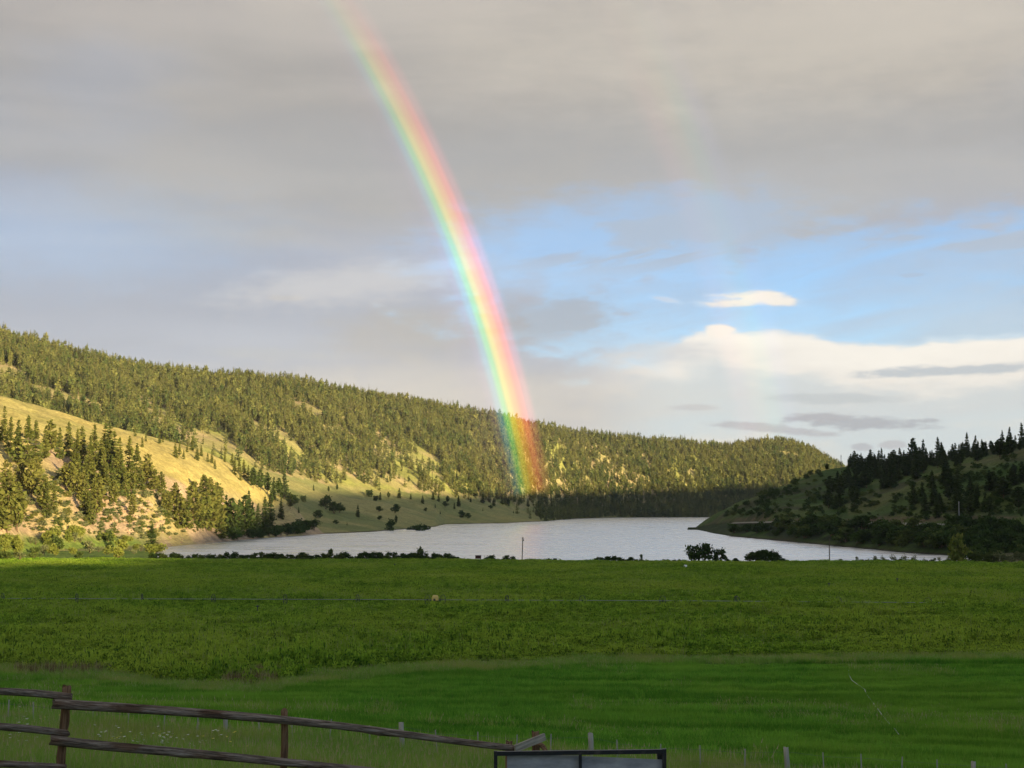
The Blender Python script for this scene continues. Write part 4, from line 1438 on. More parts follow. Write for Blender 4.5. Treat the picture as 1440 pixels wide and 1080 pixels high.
def leaf_tuft(name, seed, n, H, R, w, mats, straw=0.0):
    """broad-leaved crop clump, leaves at all heights"""
    rng = np.random.default_rng(seed)
    cen = np.stack([rng.normal(0, R * .5, n), rng.normal(0, R * .5, n), H * rng.uniform(0.05, 1.0, n) ** 0.8], -1)
    dr = np.stack([rng.normal(0, 1, n), rng.normal(0, 1, n), rng.uniform(0.1, 1.4, n)], -1)
    v, f = sprays(cen, dr, np.full(n, w * 1.5), np.full(n, w), np.array([0.05, 0.02, 1.0]), rng)
    return mesh_np(name, v, f, mats, False, (rng.random(n) < straw).astype(int))


M_G1 = grass_mat('meadow_grass', (0.15, 0.29, 0.04), (0.27, 0.42, 0.075), (0.29, 0.36, 0.075), 0.25)
M_ST = grass_mat('seed_straw', (0.34, 0.32, 0.14), (0.42, 0.37, 0.19), (0.34, 0.33, 0.14), 0.3)
M_G2 = grass_mat('hay_grass', (0.085, 0.25, 0.024), (0.23, 0.47, 0.050), (0.22, 0.41, 0.045), 0.05, (0.55, 0.66, 0.56))
M_G3 = grass_mat('crop_leaves', (0.13, 0.25, 0.020), (0.32, 0.47, 0.046), (0.32, 0.43, 0.046), 0.03)
M_G3D = grass_mat('crop_leaves_deep', (0.05, 0.12, 0.014), (0.08, 0.16, 0.02), (0.09, 0.16, 0.022), 0.03)
M_BROWN = grass_mat('dead_reed', (0.17, 0.11, 0.06), (0.22, 0.15, 0.08), (0.14, 0.10, 0.05), 0.3)
S1 = [source('meadow_source', tuft_mesh('meadow_tuft', 20 + i, 26, 0.48, 0.20, 0.011, 0.42, (M_G1, M_ST), 0.04, 0.06)) for i in range(5)]
S2 = [source('hay_source', tuft_mesh('hay_tuft', 40 + i, 26, 0.26, 0.34, 0.022, 0.5, (M_G2, M_G1), 0.08)) for i in range(4)]
S2 += [source('hay_source', tuft_mesh('hay_weed', 48 + i, 22, 0.36, 0.30, 0.02, 0.45, (M_G1, M_ST), 0.1, 0.1)) for i in range(2)]
S3 = [source('crop_source', leaf_tuft('crop_tuft', 60 + i, 46, 0.62, 0.42, 0.15, (M_G3, M_G3D), 0.25)) for i in range(4)]
S3 += [source('crop_source', tuft_mesh('crop_blades', 70 + i, 24, 0.85, 0.35, 0.03, 0.35, (M_G3, M_ST), 0.12, 0.1)) for i in range(2)]
S4 = [source('bank_source', tuft_mesh('bank_tuft', 80 + i, 26, 0.62, 0.30, 0.022, 0.4, (M_G1, M_ST), 0.05, 0.04)) for i in range(4)]
S5 = [source('reed_source', tuft_mesh('reed_tuft', 90 + i, 22, 0.95, 0.25, 0.03, 0.2, (M_BROWN, M_ST), 0.25)) for i in range(2)]


def wedge(n, y0, y1, half, rng, pw=2.0):
    y = rng.uniform(y0 ** pw, y1 ** pw, n) ** (1 / pw)
    x = rng.uniform(-1, 1, n) * (half * y + 3)
    return x, y


def grassobj(name, label, x, y, rng, sources, smin, smax, wsel=None, hmod=None, dz=0.0):
    n = len(x)
    s = rng.uniform(smin, smax, n)
    if hmod is not None:
        sz = s * hmod
    else:
        sz = s
    wh = rng.integers(0, len(sources), n) if wsel is None else wsel
    return scatter(name, label, np.stack([x, y, hgt(x, y) + dz], -1), np.stack([rng.normal(0, .08, n), rng.normal(0, .08, n), rng.uniform(0, 6.28, n)], -1),
                   np.stack([s, s, sz], -1), wh, sources)


rng = np.random.default_rng(21)
MEADOW_END = 47.0
x, y = wedge(52000, 15, 52, 0.36, rng)
k_ = y < MEADOW_END + (fbm(x, y, 5, 2, 2) - .5) * 4
x, y = x[k_], y[k_]
grassobj('meadow_grass', 'tall meadow grass with pale seed heads behind the rail fence', x, y, rng, S1, 0.75, 1.35, None, (0.55 + 0.8 * fbm(x, y, 3.0, 3, 14)) * np.interp(y, [20, 36, 44], [1.0, 1.05, 1.5]))
x, y = wedge(120000, 44, 150, 0.36, rng, 1.7)
ey = edge_y(x, y)
k_ = (y > MEADOW_END - 1 + (fbm(x, y, 5, 2, 2) - .5) * 4) & (y < ey - 5 + (fbm(x, y, 4, 2, 7) - .5) * 3)
x, y = x[k_], y[k_]
rows = fbm(x * 0.05 + 3, y, 2.6, 3, 17)
weeds = np.where((fbm(x, y, 11, 3, 47) > 0.57) & (rng.random(len(x)) < 0.10), 4 + rng.integers(0, 2, len(x)), rng.integers(0, 4, len(x)))
grassobj('hay_grass', 'short smooth deep green grass of the lower field', x, y, rng, S2, 0.8, 1.6, weeds, 0.25 + 1.5 * smooth(rows + 0.5 * (fbm(x, y, 1.2, 2, 19) - 0.5), 0.2, 0.8))
x, y = wedge(60000, 70, 200, 0.36, rng, 1.5)
ey = edge_y(x, y)
k_ = (np.abs(y - ey) < 1.0 + 7 * fbm(x, y, 9, 3, 77))
x, y = x[k_], y[k_]
print('bank', len(x))
grassobj('bank_grass', 'yellowish rough grass along the bank between the two fields', x, y, rng, S4, 0.8, 1.3, None, 0.6 + 0.8 * fbm(x, y, 5, 3, 14))
x, y = wedge(430000, 95, 540, 0.37, rng, 1.25)
ey = edge_y(x, y)
fe = np.interp(x / y * F + 720, uc, f_edge)
k_ = (y > ey + 4) & (y < fe + 2)
gapn = fbm(x * 0.4, y, 9, 3, 27)
k_ &= (rng.random(len(x)) < np.where((y < ey + 75), 0.35 + 0.65 * smooth(gapn, 0.36, 0.5), 1.0))
x, y = x[k_], y[k_]
fine = fbm(x * 0.45, y, 4.0, 4, 33, 0.7)
rowm = fbm(x * 0.07, y, 3.4, 3, 87)
hm = (0.22 + 1.6 * smooth(fine, 0.2, 0.8)) * (1 + (1 - 0.6 * smooth(y - ey[k_], 60, 110)) * (1.3 * smooth(rowm, 0.3, 0.7) - 0.65)) * np.where(rng.random(len(x)) < 0.06, 1.6, 1.0) * np.interp(y, [120, 300, 430, 500], [0.9, 0.78, 0.62, 0.48])
gsz = np.interp(y, [120, 300, 520], [0.78, 1.1, 1.7])
n = len(x)
print('crop', n)
s = rng.uniform(0.75, 1.3, n) * gsz
wh = np.where(rng.random(n) < 0.06 + 0.5 * smooth(fbm(x, y, 14, 3, 55), 0.5, 0.7), rng.integers(4, 6, n), rng.integers(0, 4, n))
scatter('field_crop', 'leafy green crop of the upper field reaching to the lake', np.stack([x, y, hgt(x, y)], -1),
        np.stack([rng.normal(0, .1, n), rng.normal(0, .1, n), rng.uniform(0, 6.28, n)], -1), np.stack([s, s, rng.uniform(.8, 1.2, n) * hm], -1), wh, S3)
# brown reeds in the cut of the ditch
pr = []
for q in in_poly(170, [(312, 955), (340, 950), (392, 952), (388, 964), (340, 968), (316, 966)], np.random.default_rng(2)):
    pr.append(ground_at(*q))
for q in in_poly(60, [(20, 944), (160, 946), (160, 951), (20, 951)], np.random.default_rng(22)):
    pr.append(ground_at(*q))
pr = np.array(pr)
n = len(pr)
grassobj('dead_reeds', 'brown dead reeds in the cut of the ditch bank', pr[:, 0], pr[:, 1], rng, S5, 0.8, 1.4)

# flowers in the near meadow
M_FW, N, b = mat('flower_white', 0.8, 0.2)
b.inputs['Base Color'].default_value = (0.60, 0.60, 0.48, 1)
M_FY, N, b = mat('flower_yellow', 0.8, 0.2)
b.inputs['Base Color'].default_value = (0.72, 0.62, 0.10, 1)


def flower(seed, mt):
    r_ = np.random.default_rng(seed)
    mb = MB()
    for i in range(4):
        bx, by = r_.normal(0, 0.09, 2)
        h = r_.uniform(0.38, 0.6)
        mb.tube((bx, by, 0), (bx * 1.3, by * 1.3, h), 0.004, 0.003, 3, m=1)
        for p_ in range(6):
            a = p_ * PI / 3
            c = np.array([bx * 1.3, by * 1.3, h])
            d = np.array([math.cos(a), math.sin(a), 0.3])
            e = np.array([-math.sin(a), math.cos(a), 0]) * 0.011
            mb.add([c, c + d * .018 + e, c + d * .032, c + d * .018 - e], [(0, 1, 2, 3)], 0)
    return mb.mesh('flower_mesh', mt, M_G1)


fl = []
for q in in_poly(22, [(20, 1020), (60, 1030), (70, 1060), (20, 1070)], np.random.default_rng(1)) + in_poly(26, [(130, 1052), (240, 1062), (330, 1068), (330, 1079), (130, 1079)], np.random.default_rng(4)):
    fl.append(ground_at(*q))
fl = np.array(fl)
SF = [source('flower_source', flower(i, M_FW if i < 3 else M_FY)) for i in range(4)]
grassobj('wildflowers', 'small white and yellow wildflowers in the grass by the rail fence', fl[:, 0], fl[:, 1], rng, SF, 0.9, 1.4)

# ------------------------------------------------------------------ rail fence
wood, N, b = mat('weathered_rail', 0.9, 0.15)
to = N.n('ShaderNodeTexCoord').outputs['Object']
g1 = N.noise(N.vm('MULTIPLY', to, (1.2, 16, 16)), 2.2, 6, 0.65, 0.6)
g2 = N.noise(N.vm('MULTIPLY', to, (0.8, 3, 3)), 2.0, 3, 0.6)
cw = N.ramp(g1, [(0.32, (0.030, 0.022, 0.016)), (0.46, (0.12, 0.092, 0.066)), (0.58, (0.23, 0.185, 0.14)), (0.74, (0.36, 0.32, 0.27))])
cw = N.mix(N.ss(g2, 0.5, 0.7), cw, N.mix(1.0, cw, (0.55, 0.42, 0.34), 'MULTIPLY'))
N.put(b.inputs['Base Color'], cw)
bp = N.n('ShaderNodeBump')
bp.inputs['Strength'].default_value = 0.8
bp.inputs['Distance'].default_value = 0.02
N.put(bp.inputs['Height'], g1)
N.put(b.inputs['Normal'], bp.outputs[0])
postm, N, b = mat('fence_post_wood', 0.9, 0.15)
to = N.n('ShaderNodeTexCoord').outputs['Object']
g1 = N.noise(N.vm('MULTIPLY', to, (14, 14, 1.3)), 2.2, 6, 0.65, 0.5)
N.put(b.inputs['Base Color'], N.ramp(g1, [(0.3, (0.04, 0.024, 0.014)), (0.5, (0.15, 0.088, 0.045)), (0.72, (0.27, 0.18, 0.10))]))
bp = N.n('ShaderNodeBump')
bp.inputs['Strength'].default_value = 0.8
bp.inputs['Distance'].default_value = 0.015
N.put(bp.inputs['Height'], g1)
N.put(b.inputs['Normal'], bp.outputs[0])
palew, N, b = mat('pale_board', 0.9, 0.15)
to = N.n('ShaderNodeTexCoord').outputs['Object']
N.put(b.inputs['Base Color'], N.ramp(N.noise(N.vm('MULTIPLY', to, (1.5, 18, 18)), 2.0, 5, 0.6), [(0.3, (0.16, 0.14, 0.10)), (0.6, (0.34, 0.31, 0.24)), (0.8, (0.44, 0.41, 0.33))]))


def log_mesh(name, L, r0, r1, seed, m, along='x', flat=1.0, segs=22, nn=12, knots=3):
    """a peeled log: uneven, slightly bowed, sawn ends"""
    rng = np.random.default_rng(seed)
    ph = rng.uniform(0, 6.28, 6)
    kn = rng.uniform(0.08, 0.92, knots)
    ka = rng.uniform(0, 6.28, knots)
    v, f = [], []
    bow = rng.normal(0, 0.012 * L / 3, 2)
    for i in range(segs + 1):
        q = i / segs
        for j in range(nn):
            a = 2 * PI * j / nn
            r = (r0 + (r1 - r0) * q) * (1 + 0.07 * math.sin(2 * a + ph[0] + 3 * q) + 0.05 * math.sin(3 * a + ph[1] + 7 * q) + 0.05 * math.sin(13 * q + ph[2] + a))
            for kq, kk in zip(kn, ka):
                r += 0.28 * r0 * math.exp(-((q - kq) * L / 0.06) ** 2 - (math.atan2(math.sin(a - kk), math.cos(a - kk)) / 0.5) ** 2)
            y_ = math.cos(a) * r * flat + bow[0] * math.sin(PI * q) + 0.008 * math.sin(9 * q + ph[3])
            z_ = math.sin(a) * r + bow[1] * math.sin(PI * q) + 0.008 * math.sin(8 * q + ph[4])
            x_ = q * L + (0.02 * math.sin(2 * a + ph[5]) if i in (0, segs) else 0)
            v.append((x_, y_, z_) if along == 'x' else (y_, z_, x_))
    for i in range(segs):
        for j in range(nn):
            f.append((i * nn + j, i * nn + (j + 1) % nn, (i + 1) * nn + (j + 1) % nn, (i + 1) * nn + j))
    f.append(tuple(range(nn - 1, -1, -1)))
    f.append(tuple(range(segs * nn, segs * nn + nn)))
    return mesh_np(name, v, f, (m,), True)


def between(name, p0, p1, r0, r1, seed, m, parent, origin, flat=1.0):
    d = p1 - p0
    L = float(np.linalg.norm(d))
    o = link(name, log_mesh(name + '_mesh', L, r0, r1, seed, m, 'x', flat), parent, p0 - origin)
    o.rotation_euler = (0, -math.asin(d[2] / L), math.atan2(d[1], d[0]))
    return o


def FY(u):              # depth of the rail fence at a photo column
    return np.interp(u, [-60, 90, 400, 716], [19.2, 20.0, 20.9, 21.8])


o0 = px_point(90, 1080, 20.0)
o0[2] = float(hgt(o0[0], 20.0))
fence = link('rail_fence', None, None, o0)
tag(fence, 'weathered dark brown log rail fence with round posts at the meadow edge', 'fence')


def fence_post(ut, vt, ub, Y, r, seed):
    t = px_point(ut, vt, Y)
    xb = px_point(ub, 1080, Y)[0]
    zb = float(hgt(xb, Y)) - 0.25
    L = t[2] - zb
    o = link('post', log_mesh('post_mesh', L, r * 1.06, r, seed, postm, 'z', 1.0, 18), fence, np.array([xb, Y, zb]) - o0)
    o.rotation_euler = (0, math.atan2(t[0] - xb, L), 0)
    return o


fence_post(93, 965, 84, FY(90), 0.056, 1)
fence_post(400, 998, 399, FY(400), 0.050, 2)
fence_post(716, 1043, 716, FY(716) + 0.25, 0.048, 3)
fence_post(753, 1029, 755, FY(716) + 0.9, 0.052, 4)
fence_post(-120, 945, -122, 18.8, 0.055, 5)
FR = 0.10               # rails ride on the near side of the posts


def rail(u0, v0, u1, v1, r0, r1, seed, dy0=0.0, dy1=0.0):
    between('rail', px_point(u0, v0, FY(u0) - FR + dy0), px_point(u1, v1, FY(u1) - FR + dy1), r0, r1, seed, wood, fence, o0)


rail(-130, 958, 100, 981, 0.052, 0.046, 11)
rail(-130, 1010, 96, 1031, 0.050, 0.044, 12)
rail(-130, 1066, 92, 1080, 0.048, 0.044, 13)
rail(75, 989, 728, 1053, 0.060, 0.048, 14, -0.06, 0.0)
rail(72, 1040, 560, 1087, 0.058, 0.050, 15, -0.06, 0.0)
rail(70, 1094, 720, 1160, 0.055, 0.048, 16, -0.06, 0.0)
bd = MB()
p0, p1 = px_point(724, 1053, 21.6), px_point(766, 1036, 21.9)
d = p1 - p0
L = np.linalg.norm(d)
bd.box((L / 2, 0, 0), (L, 0.035, 0.10))
o = link('board', bd.mesh('board_mesh', palew), fence, p0 - o0)
o.rotation_euler = (0, -math.asin(d[2] / L), math.atan2(d[1], d[0]))
o['label'] = 'short pale grey board nailed on at a slant'
p0, p1 = px_point(754, 1040, 22.6), px_point(772, 1062, 22.5)
between('brace', p0, p1, 0.035, 0.035, 31, postm, fence, o0)

# ------------------------------------------------------------------ steel frame with grey sheets, in front of the fence's end
steel, N, b = mat('black_steel', 0.45, 0.4)
b.inputs['Metallic'].default_value = 0.2
to = N.n('ShaderNodeTexCoord').outputs['Object']
N.put(b.inputs['Base Color'], N.mix(N.ss(N.noise(to, 9, 5, 0.6), 0.52, 0.7), (0.012, 0.013, 0.014), (0.05, 0.042, 0.036)))
sheet, N, b = mat('grey_sheet', 0.6, 0.3)
to = N.n('ShaderNodeTexCoord').outputs['Object']
sn = N.noise(N.vm('MULTIPLY', to, (1, 1, 2.5)), 4.0, 6, 0.65)
N.put(b.inputs['Base Color'], N.ramp(sn, [(0.3, (0.19, 0.20, 0.205)), (0.55, (0.30, 0.31, 0.315)), (0.75, (0.42, 0.43, 0.43))]))
YG = 15.2
gl, gm_, gr = px_point(697, 1056, YG), px_point(816, 1055, YG), px_point(934, 1053, YG)
go0 = np.array([gm_[0], YG, float(hgt(gm_[0], YG))])
gate = link('steel_gate', None, None, go0)
tag(gate, 'black square tube steel gate with two grey sheet panels before the fence end', 'gate')
for p, wd in ((gl, 0.034), (gm_, 0.030), (gr, 0.038)):
    zb = float(hgt(p[0], YG)) + 0.02
    mb = MB()
    mb.box((0, 0, (p[2] - zb) / 2), (wd, wd, p[2] - zb))
    link('upright', mb.mesh('upright_mesh', steel), gate, np.array([p[0], YG, zb]) - go0)
mb = MB()
d = gr - gl
mb.box((0, 0, 0), (np.linalg.norm(d) + 0.02, 0.042, 0.040))
o = link('top_bar', mb.mesh('bar_mesh', steel), gate, (gl + gr) / 2 - go0 + np.array([0, -0.004, -0.024]))
o.rotation_euler = (0, -math.atan2(d[2], d[0]), 0)
mb = MB()
mb.box((0, 0, 0), (np.linalg.norm(d) - 0.03, 0.036, 0.036))
link('bottom_bar', mb.mesh('bar_mesh', steel), gate, (gl + gr) / 2 - go0 + np.array([0, 0.0, -0.62]))
for (ua, va), (ub, vb_) in (((713, 1061), (815, 1062)), ((817, 1063), (931, 1068))):
    a_, b_ = px_point(ua, va, YG + 0.06), px_point(ub, vb_, YG + 0.06)
    zb = float(hgt(a_[0], YG)) + 0.12
    y0_, y1_ = YG + 0.045, YG + 0.053
    v = [(a_[0], y0_, zb), (b_[0], y0_, zb), (b_[0], y0_, b_[2]), (a_[0], y0_, a_[2]), (a_[0], y1_, zb), (b_[0], y1_, zb), (b_[0], y1_, b_[2]), (a_[0], y1_, a_[2])]
    v = [np.array(q) - go0 for q in v]
    link('panel', mesh_np('panel_mesh', v, [(0, 1, 2, 3), (5, 4, 7, 6), (3, 2, 6, 7), (0, 4, 5, 1), (0, 3, 7, 4), (1, 5, 6, 2)], (sheet,)), gate)
mb = MB()
lt = px_point(928, 1058, YG + 0.09)
mb.box((0, 0, -0.03), (0.055, 0.05, 0.075))
mb.tube((-0.03, 0, -0.02), (0.03, 0, -0.02), 0.012, 0.012, 8)
link('latch', mb.mesh('latch_mesh', steel), gate, lt - go0)

# ------------------------------------------------------------------ stakes of the wire fence behind
stakem, N, b = mat('pale_stake', 0.85, 0.2)
to = N.n('ShaderNodeTexCoord').outputs['Object']
N.put(b.inputs['Base Color'], N.mix(N.noise(N.vm('MULTIPLY', to, (8, 8, 1.5)), 3.0, 4), (0.24, 0.23, 0.17), (0.40, 0.38, 0.31)))
YS = 44.0
wire_root = link('wire_fence', None, None, (0, YS, float(hgt(0, YS))))
tag(wire_root, 'low wire fence of thin pale stakes and thicker posts between meadow and field', 'fence')
wr0 = np.array(wire_root.location)
st_list = [(11, 984, 0), (48, 987, 0), (130, 998, 0), (180, 999, 0), (230, 997, 0), (279, 1002, 0), (318, 1001, 1), (365, 1006, 0), (412, 1009, 0), (461, 1011, 0), (521, 1020, 0), (567, 1016, 1), (617, 1026, 0),
           (673, 1029, 0), (725, 1033, 0), (773, 1032, 0), (832, 1031, 1), (871, 1040, 0), (927, 1046, 0), (986, 1048, 0), (1046, 1053, 0), (1107, 1051, 1), (1160, 1058, 0), (1212, 1060, 0), (1265, 1064, 0),
           (1318, 1068, 0), (1367, 1071, 1), (1416, 1074, 0), (1470, 1079, 0), (-40, 980, 1)]
tops = []
for i, (u, v, big) in enumerate(sorted(st_list)):
    p = px_point(u, v, YS)
    zb = float(hgt(p[0], YS)) - 0.2
    L = max(p[2] - zb, 0.7)
    mb = MB()
    if big:
        me = log_mesh('post_mesh', L, 0.078, 0.070, 500 + i, stakem, 'z', 1.0, 6, 9, 1)
        link('post', me, wire_root, np.array([p[0], YS, p[2] - L]) - wr0, (0, random.gauss(0, .03), 0))
    else:
        mb.box((0, 0, L / 2), (0.034, 0.007, L))
        mb.box((0, 0.018, L / 2), (0.007, 0.028, L - 0.004))
        link('stake', mb.mesh('stake_mesh', stakem), wire_root, np.array([p[0], YS, p[2] - L]) - wr0, (0, random.gauss(0, .04), 0))
    tops.append(p)
wirem, N, b = mat('fence_wire', 0.5, 0.5)
b.inputs['Base Color'].default_value = (0.10, 0.10, 0.095, 1)
b.inputs['Metallic'].default_value = 0.6
for dz_ in (0.12, 0.45):
    mb = MB()
    for a_, b_ in zip(tops[:-1], tops[1:]):
        mb.tube(a_ - (0, 0, dz_) - wr0, b_ - (0, 0, dz_) - wr0, 0.003, 0.003, 3)
    link('wire', mb.mesh('wire_mesh', wirem), wire_root)

# ------------------------------------------------------------------ wheel line sprinkler across the upper field
alu, N, b = mat('dull_aluminium', 0.5, 0.5)
b.inputs['Base Color'].default_value = (0.23, 0.25, 0.19, 1)
b.inputs['Metallic'].default_value = 0.2
dkm, N, b = mat('dark_iron', 0.7, 0.3)
b.inputs['Base Color'].default_value = (0.06, 0.06, 0.058, 1)
yel, N, b = mat('faded_yellow_paint', 0.5, 0.4)
N.put(b.inputs['Base Color'], N.mix(N.noise(N.n('ShaderNodeTexCoord').outputs['Object'], 3.0, 4), (0.72, 0.50, 0.08), (0.62, 0.45, 0.16)))
YW = 251.0
wl = link('wheel_line', None, None, (0, YW, float(hgt(0, YW))))
tag(wl, 'long thin wheel line irrigation pipe with a yellow drive cart across the upper field', 'irrigation line')
w0 = np.array(wl.location)


def wlp(u):
    Y = YW + (u - 720) * -0.004
    return px_point(u, np.interp(u, [0, 500, 1000, 1440], [841.5, 843.0, 845, 848.5]), Y)


for a_ in range(-60, 1500, 52):
    mb = MB()
    mb.tube(wlp(a_) - w0, wlp(a_ + 52) - w0, 0.05, 0.05, 8)
    link('pipe', mb.mesh('pipe_mesh', alu), wl)


def wheel_mesh(R=0.82):
    mb = MB()
    n_ = 20
    for i in range(n_):
        t0, t1 = 2 * PI * i / n_, 2 * PI * (i + 1) / n_
        mb.box((0, R * math.cos((t0 + t1) / 2), R * math.sin((t0 + t1) / 2)), (0.10, 0.02, 2 * R * math.sin(PI / n_) + 0.01),
               R=np.array([[1, 0, 0], [0, math.cos((t0 + t1) / 2), -math.sin((t0 + t1) / 2)], [0, math.sin((t0 + t1) / 2), math.cos((t0 + t1) / 2)]]))
    for i in range(10):
        t = 2 * PI * i / 10
        mb.tube((0, 0, 0), (0, R * math.cos(t), R * math.sin(t)), 0.012, 0.012, 4)
    mb.tube((-0.09, 0, 0), (0.09, 0, 0), 0.11, 0.11, 10)
    return mb.mesh('wheel_mesh', dkm)


wmesh = wheel_mesh()
for u in (4, 108, 200, 300, 401, 503, 713, 819, 932, 1036, 1179, 1305, 1436):
    link('wheel', wmesh, wl, wlp(u) - w0, (random.uniform(0, .6), 0, random.uniform(.35, .7)))
cart = wlp(612)
mb = MB()
mb.box((0, -0.1, 0.15), (1.05, 0.8, 0.5))
mb.add([(-0.52, -0.5, 0.402), (0.52, -0.5, 0.402), (0.52, 0.3, 0.402), (-0.52, 0.3, 0.402), (-0.36, -0.36, 0.74), (0.36, -0.36, 0.74), (0.36, 0.16, 0.74), (-0.36, 0.16, 0.74)],
       [(0, 1, 5, 4), (1, 2, 6, 5), (2, 3, 7, 6), (3, 0, 4, 7), (4, 5, 6, 7)])
link('engine_cover', mb.mesh('cover_mesh', yel), wl, cart - w0)
mb = MB()
mb.box((0, 0, -0.18), (1.9, 0.12, 0.10))
mb.box((0.85, 0, -0.02), (0.35, 0.3, 0.22))
mb.box((-0.1, -0.52, 0.05), (0.32, 0.05, 0.3))
link('drive_frame', mb.mesh('drive_mesh', dkm), wl, cart - w0)
for dx_ in (-1.25, 1.25):
    link('drive_wheel', wmesh, wl, cart - w0 + np.array([dx_, 0, 0]), (0.2, 0, 0.6))

# pale hose lying across the lower field
hose, N, b = mat('pale_hose', 0.6, 0.3)
b.inputs['Base Color'].default_value = (0.42, 0.44, 0.34, 1)
hp_ = [ground_at(u, v) + np.array([0, 0, 0.30]) for u, v in [(1193, 946), (1194, 955), (1198, 962), (1206, 969), (1216, 975), (1219, 984), (1226, 993), (1234, 1004), (1243, 1016), (1249, 1025), (1258, 1034), (1264, 1042)]]
mb = MB()
for a_, b_ in zip(hp_[:-1], hp_[1:]):
    mb.tube(a_ - hp_[0], b_ - hp_[0], 0.022, 0.022, 6)
tag(link('hose', mb.mesh('hose_mesh', hose), None, hp_[0]), 'thin pale hose lying in a broken line across the lower field', 'hose')

# hydrant risers standing in the upper field
for u, v in [(1166, 829), (1262, 822), (362, 864), (1035, 850), (555, 800)]:
    p = ground_at(u, v)
    r = link('irrigation_riser', None, None, p)
    mb = MB()
    mb.tube((0, 0, -0.1), (0, 0, 1.15), 0.07, 0.07, 8)
    link('pipe', mb.mesh('riser_mesh', dkm), r)
    mb = MB()
    mb.tube((-0.25, 0, 1.18), (0.25, 0, 1.18), 0.09, 0.09, 8)
    mb.tube((0, 0, 1.15), (0, 0, 1.42), 0.04, 0.04, 6)
    link('valve', mb.mesh('valve_mesh', dkm), r)
    tag(r, 'small dark irrigation riser standing in the upper field crop', 'pipe', 'irrigation risers in the upper field')

# ------------------------------------------------------------------ poles, shed, box
polew, N, b = mat('pole_wood', 0.9, 0.1)
N.put(b.inputs['Base Color'], N.mix(N.noise(N.vm('MULTIPLY', N.n('ShaderNodeTexCoord').outputs['Object'], (6, 6, 0.5)), 2.0, 4), (0.07, 0.055, 0.042), (0.15, 0.12, 0.09)))
polep, N, b = mat('pale_pole_wood', 0.9, 0.1)
N.put(b.inputs['Base Color'], N.mix(N.noise(N.vm('MULTIPLY', N.n('ShaderNodeTexCoord').outputs['Object'], (6, 6, 0.5)), 2.0, 4), (0.30, 0.29, 0.26), (0.45, 0.43, 0.38)))


def utility_pole(base_, top_z, r, m, label, arm=True, lean=0.0):
    ro = link('utility_pole', None, None, base_)
    H = top_z - base_[2]
    mb = MB()
    mb.tube((0, 0, -0.5), (lean, 0, H), r * 1.15, r * 0.8, 9)
    link('mast', mb.mesh('mast_mesh', m), ro)
    if arm:
        mb = MB()
        mb.box((lean, -0.14, H - 0.5), (0.9, 0.10, 0.12))
        arm_o = link('crossarm', mb.mesh('arm_mesh', m), ro, (0, 0, 0), (0, 0, 0.7))
        for s_ in (-0.38, 0.38):
            mb = MB()
            mb.tube((lean + s_, -0.14, H - 0.44), (lean + s_, -0.14, H - 0.25), 0.05, 0.035, 7)
            link('insulator', mb.mesh('insulator_mesh', dkm), arm_o)
        mb = MB()
        mb.tube((lean + 0.25, -0.1, H - 1.4), (lean + 0.25, -0.1, H - 0.8), 0.14, 0.14, 9)
        link('transformer', mb.mesh('transformer_mesh', dkm), ro)
    tag(ro, label, 'pole')
    return ro


for u, vt, lab, ar in ((734, 755, 'wooden utility pole with a short crossarm at the lake rim of the field', True), (1164, 757, 'plain bare pole at the field rim before the shaded bank', False)):
    Y = float(np.interp(u, uc, f_edge)) + 3
    x = (u - 720) / F * Y
    p = np.array([x, Y, float(hgt(x, Y))])
    utility_pole(p, px_z(u, vt, Y), 0.16, polew, lab, ar, 0.25 if ar else 0.0)
p = ground_at(1349, 738)
utility_pole(p, px_z(1349, 705, p[1]), 0.17, polep, 'pale pole beside the hillside road before dark conifers', True)
p = ground_at(1183, 664)
utility_pole(p, px_z(1183, 640, p[1]), 0.20, polew, 'thin lone pole on the bare crest of the shaded hill', True)

redw, N, b = mat('dark_red_boards', 0.85, 0.2)
N.put(b.inputs['Base Color'], N.mix(N.noise(N.vm('MULTIPLY', N.n('ShaderNodeTexCoord').outputs['Object'], (6, 6, 0.6)), 2.0, 4), (0.045, 0.016, 0.014), (0.075, 0.028, 0.022)))
roofm, N, b = mat('shed_roof', 0.6, 0.3)
b.inputs['Base Color'].default_value = (0.10, 0.09, 0.085, 1)
Y = float(np.interp(672, uc, f_edge)) + 4
pc = px_point(672.5, 785.5, Y)
sh = link('pump_shed', None, None, (pc[0], Y, pc[2] - 0.45))
mb = MB()
mb.box((0, 0, 0.95), (1.95, 1.4, 1.0))
link('wall', mb.mesh('shed_wall', redw), sh)
mb = MB()
mb.box((0, 0, 1.49), (2.15, 1.6, 0.07), R=np.array([[1, 0, 0], [0, 0.995, -0.09], [0, 0.09, 0.995]]))
link('roof', mb.mesh('shed_roof_mesh', roofm), sh)
for sx in (-0.8, 0.8):
    for sy in (-0.55, 0.55):
        mb = MB()
        mb.tube((sx, sy, -0.6), (sx, sy, 0.46), 0.06, 0.06, 6)
        link('leg', mb.mesh('shed_leg', polew), sh)
tag(sh, 'small dark red box shed on legs at the lake rim of the field', 'shed')
fr_ = link('frame_stand', None, None, (pc[0] + 2.6, Y + 0.4, pc[2] - 0.4))
for sx in (-0.55, 0.55):
    mb = MB()
    mb.tube((sx, 0, -0.6), (sx, 0, 1.55), 0.045, 0.045, 6)
    link('post', mb.mesh('stand_post', polew), fr_)
mb = MB()
mb.tube((-0.6, 0, 1.2), (0.6, 0, 1.2), 0.04, 0.04, 6)
link('crossbar', mb.mesh('stand_bar', polew), fr_)
tag(fr_, 'thin wooden post frame right beside the dark red shed', 'frame')
whm, N, b = mat('white_plastic', 0.5, 0.4)
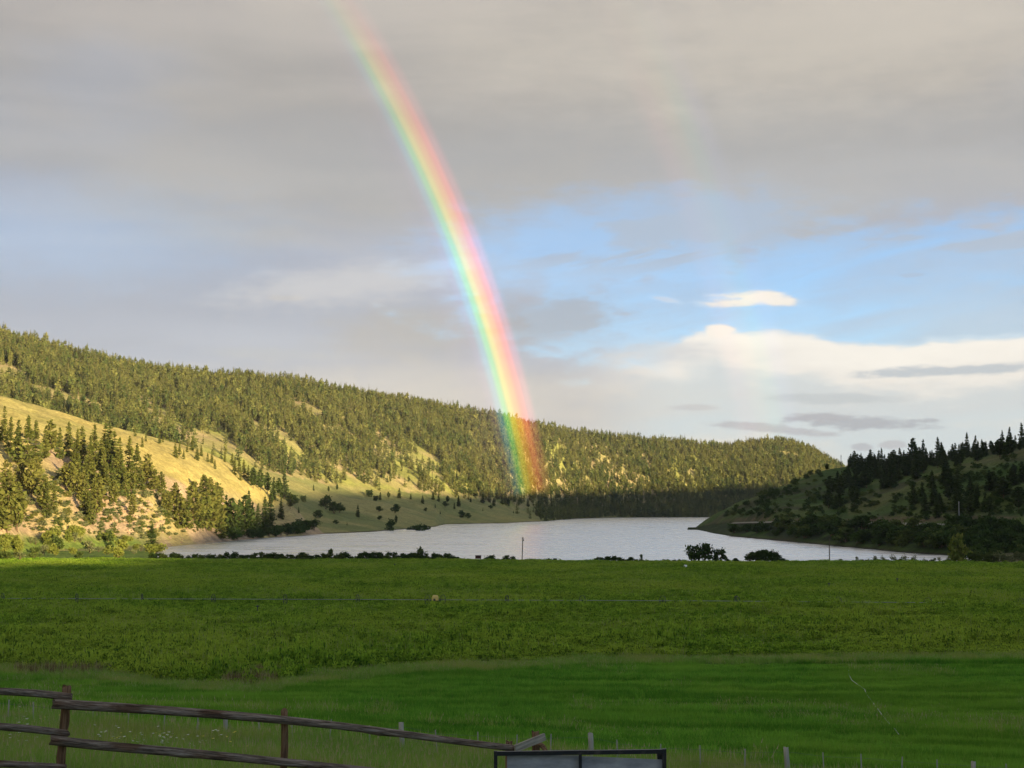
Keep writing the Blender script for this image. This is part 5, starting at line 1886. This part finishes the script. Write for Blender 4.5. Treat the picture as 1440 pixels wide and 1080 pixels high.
b.inputs['Base Color'].default_value = (0.78, 0.78, 0.74, 1)
p = ground_at(964, 801)
bxo = link('white_tank', None, None, p + np.array([0, 0, 0.3]))
mb = MB()
mb.tube((0, 0, 0), (0, 0, 0.85), 0.48, 0.46, 16)
mb.tube((0, 0, 0.85), (0, 0, 1.0), 0.46, 0.2, 16)
link('barrel', mb.mesh('tank_mesh', whm, smooth_sh=False), bxo)
mb = MB()
mb.tube((0, 0, 1.0), (0, 0, 1.08), 0.16, 0.16, 12)
link('lid', mb.mesh('lid_mesh', dkm), bxo)
mb = MB()
mb.box((-0.95, 0, 0.3), (0.8, 0.4, 0.5))
link('pump', mb.mesh('pump_mesh', dkm), bxo)
tag(bxo, 'small white tank standing in the far part of the green field', 'tank')

# thin evening air over the whole valley
hzm = bpy.data.materials.new('haze_air')
hzm.use_nodes = True
N = NT(hzm.node_tree)
pv = N.n('ShaderNodeVolumePrincipled')
pv.inputs['Color'].default_value = (0.92, 0.93, 0.95, 1)
pv.inputs['Density'].default_value = 0.000028
pv.inputs['Anisotropy'].default_value = 0.2
o = N.n('ShaderNodeOutputMaterial')
N.t.links.new(pv.outputs[0], o.inputs['Volume'])
mb = MB()
mb.box((0, 0, 500), (18400, 18400, 1014))
tag(link('haze', mb.mesh('haze_mesh', hzm)), 'thin pale evening haze filling the valley', 'haze', None, 'stuff')

# look-alikes of one set told apart by their height
sets = {}
for o in COL.objects:
    if o.parent is None and o.get('group') and o.get('category') in ('tree', 'bush', 'shrub'):
        sets.setdefault((o['group'], o['label']), []).append(o)
for (gname, lab), members in sets.items():
    if len(members) < 9 or len(lab.split()) > 13:
        continue
    members.sort(key=lambda q: q.scale[2] * (20 if q['category'] == 'tree' else 4))
    k3 = len(members) // 3
    for i, q in enumerate(members):
        q['label'] = lab + (', among the shortest' if i < k3 else ', among the tallest' if i >= len(members) - k3 else ', of middling height')

sc.cycles.max_bounces = 6
sc.cycles.diffuse_bounces = 3
sc.cycles.glossy_bounces = 3
sc.cycles.transmission_bounces = 3
sc.cycles.transparent_max_bounces = 8
sc.cycles.use_denoising = True
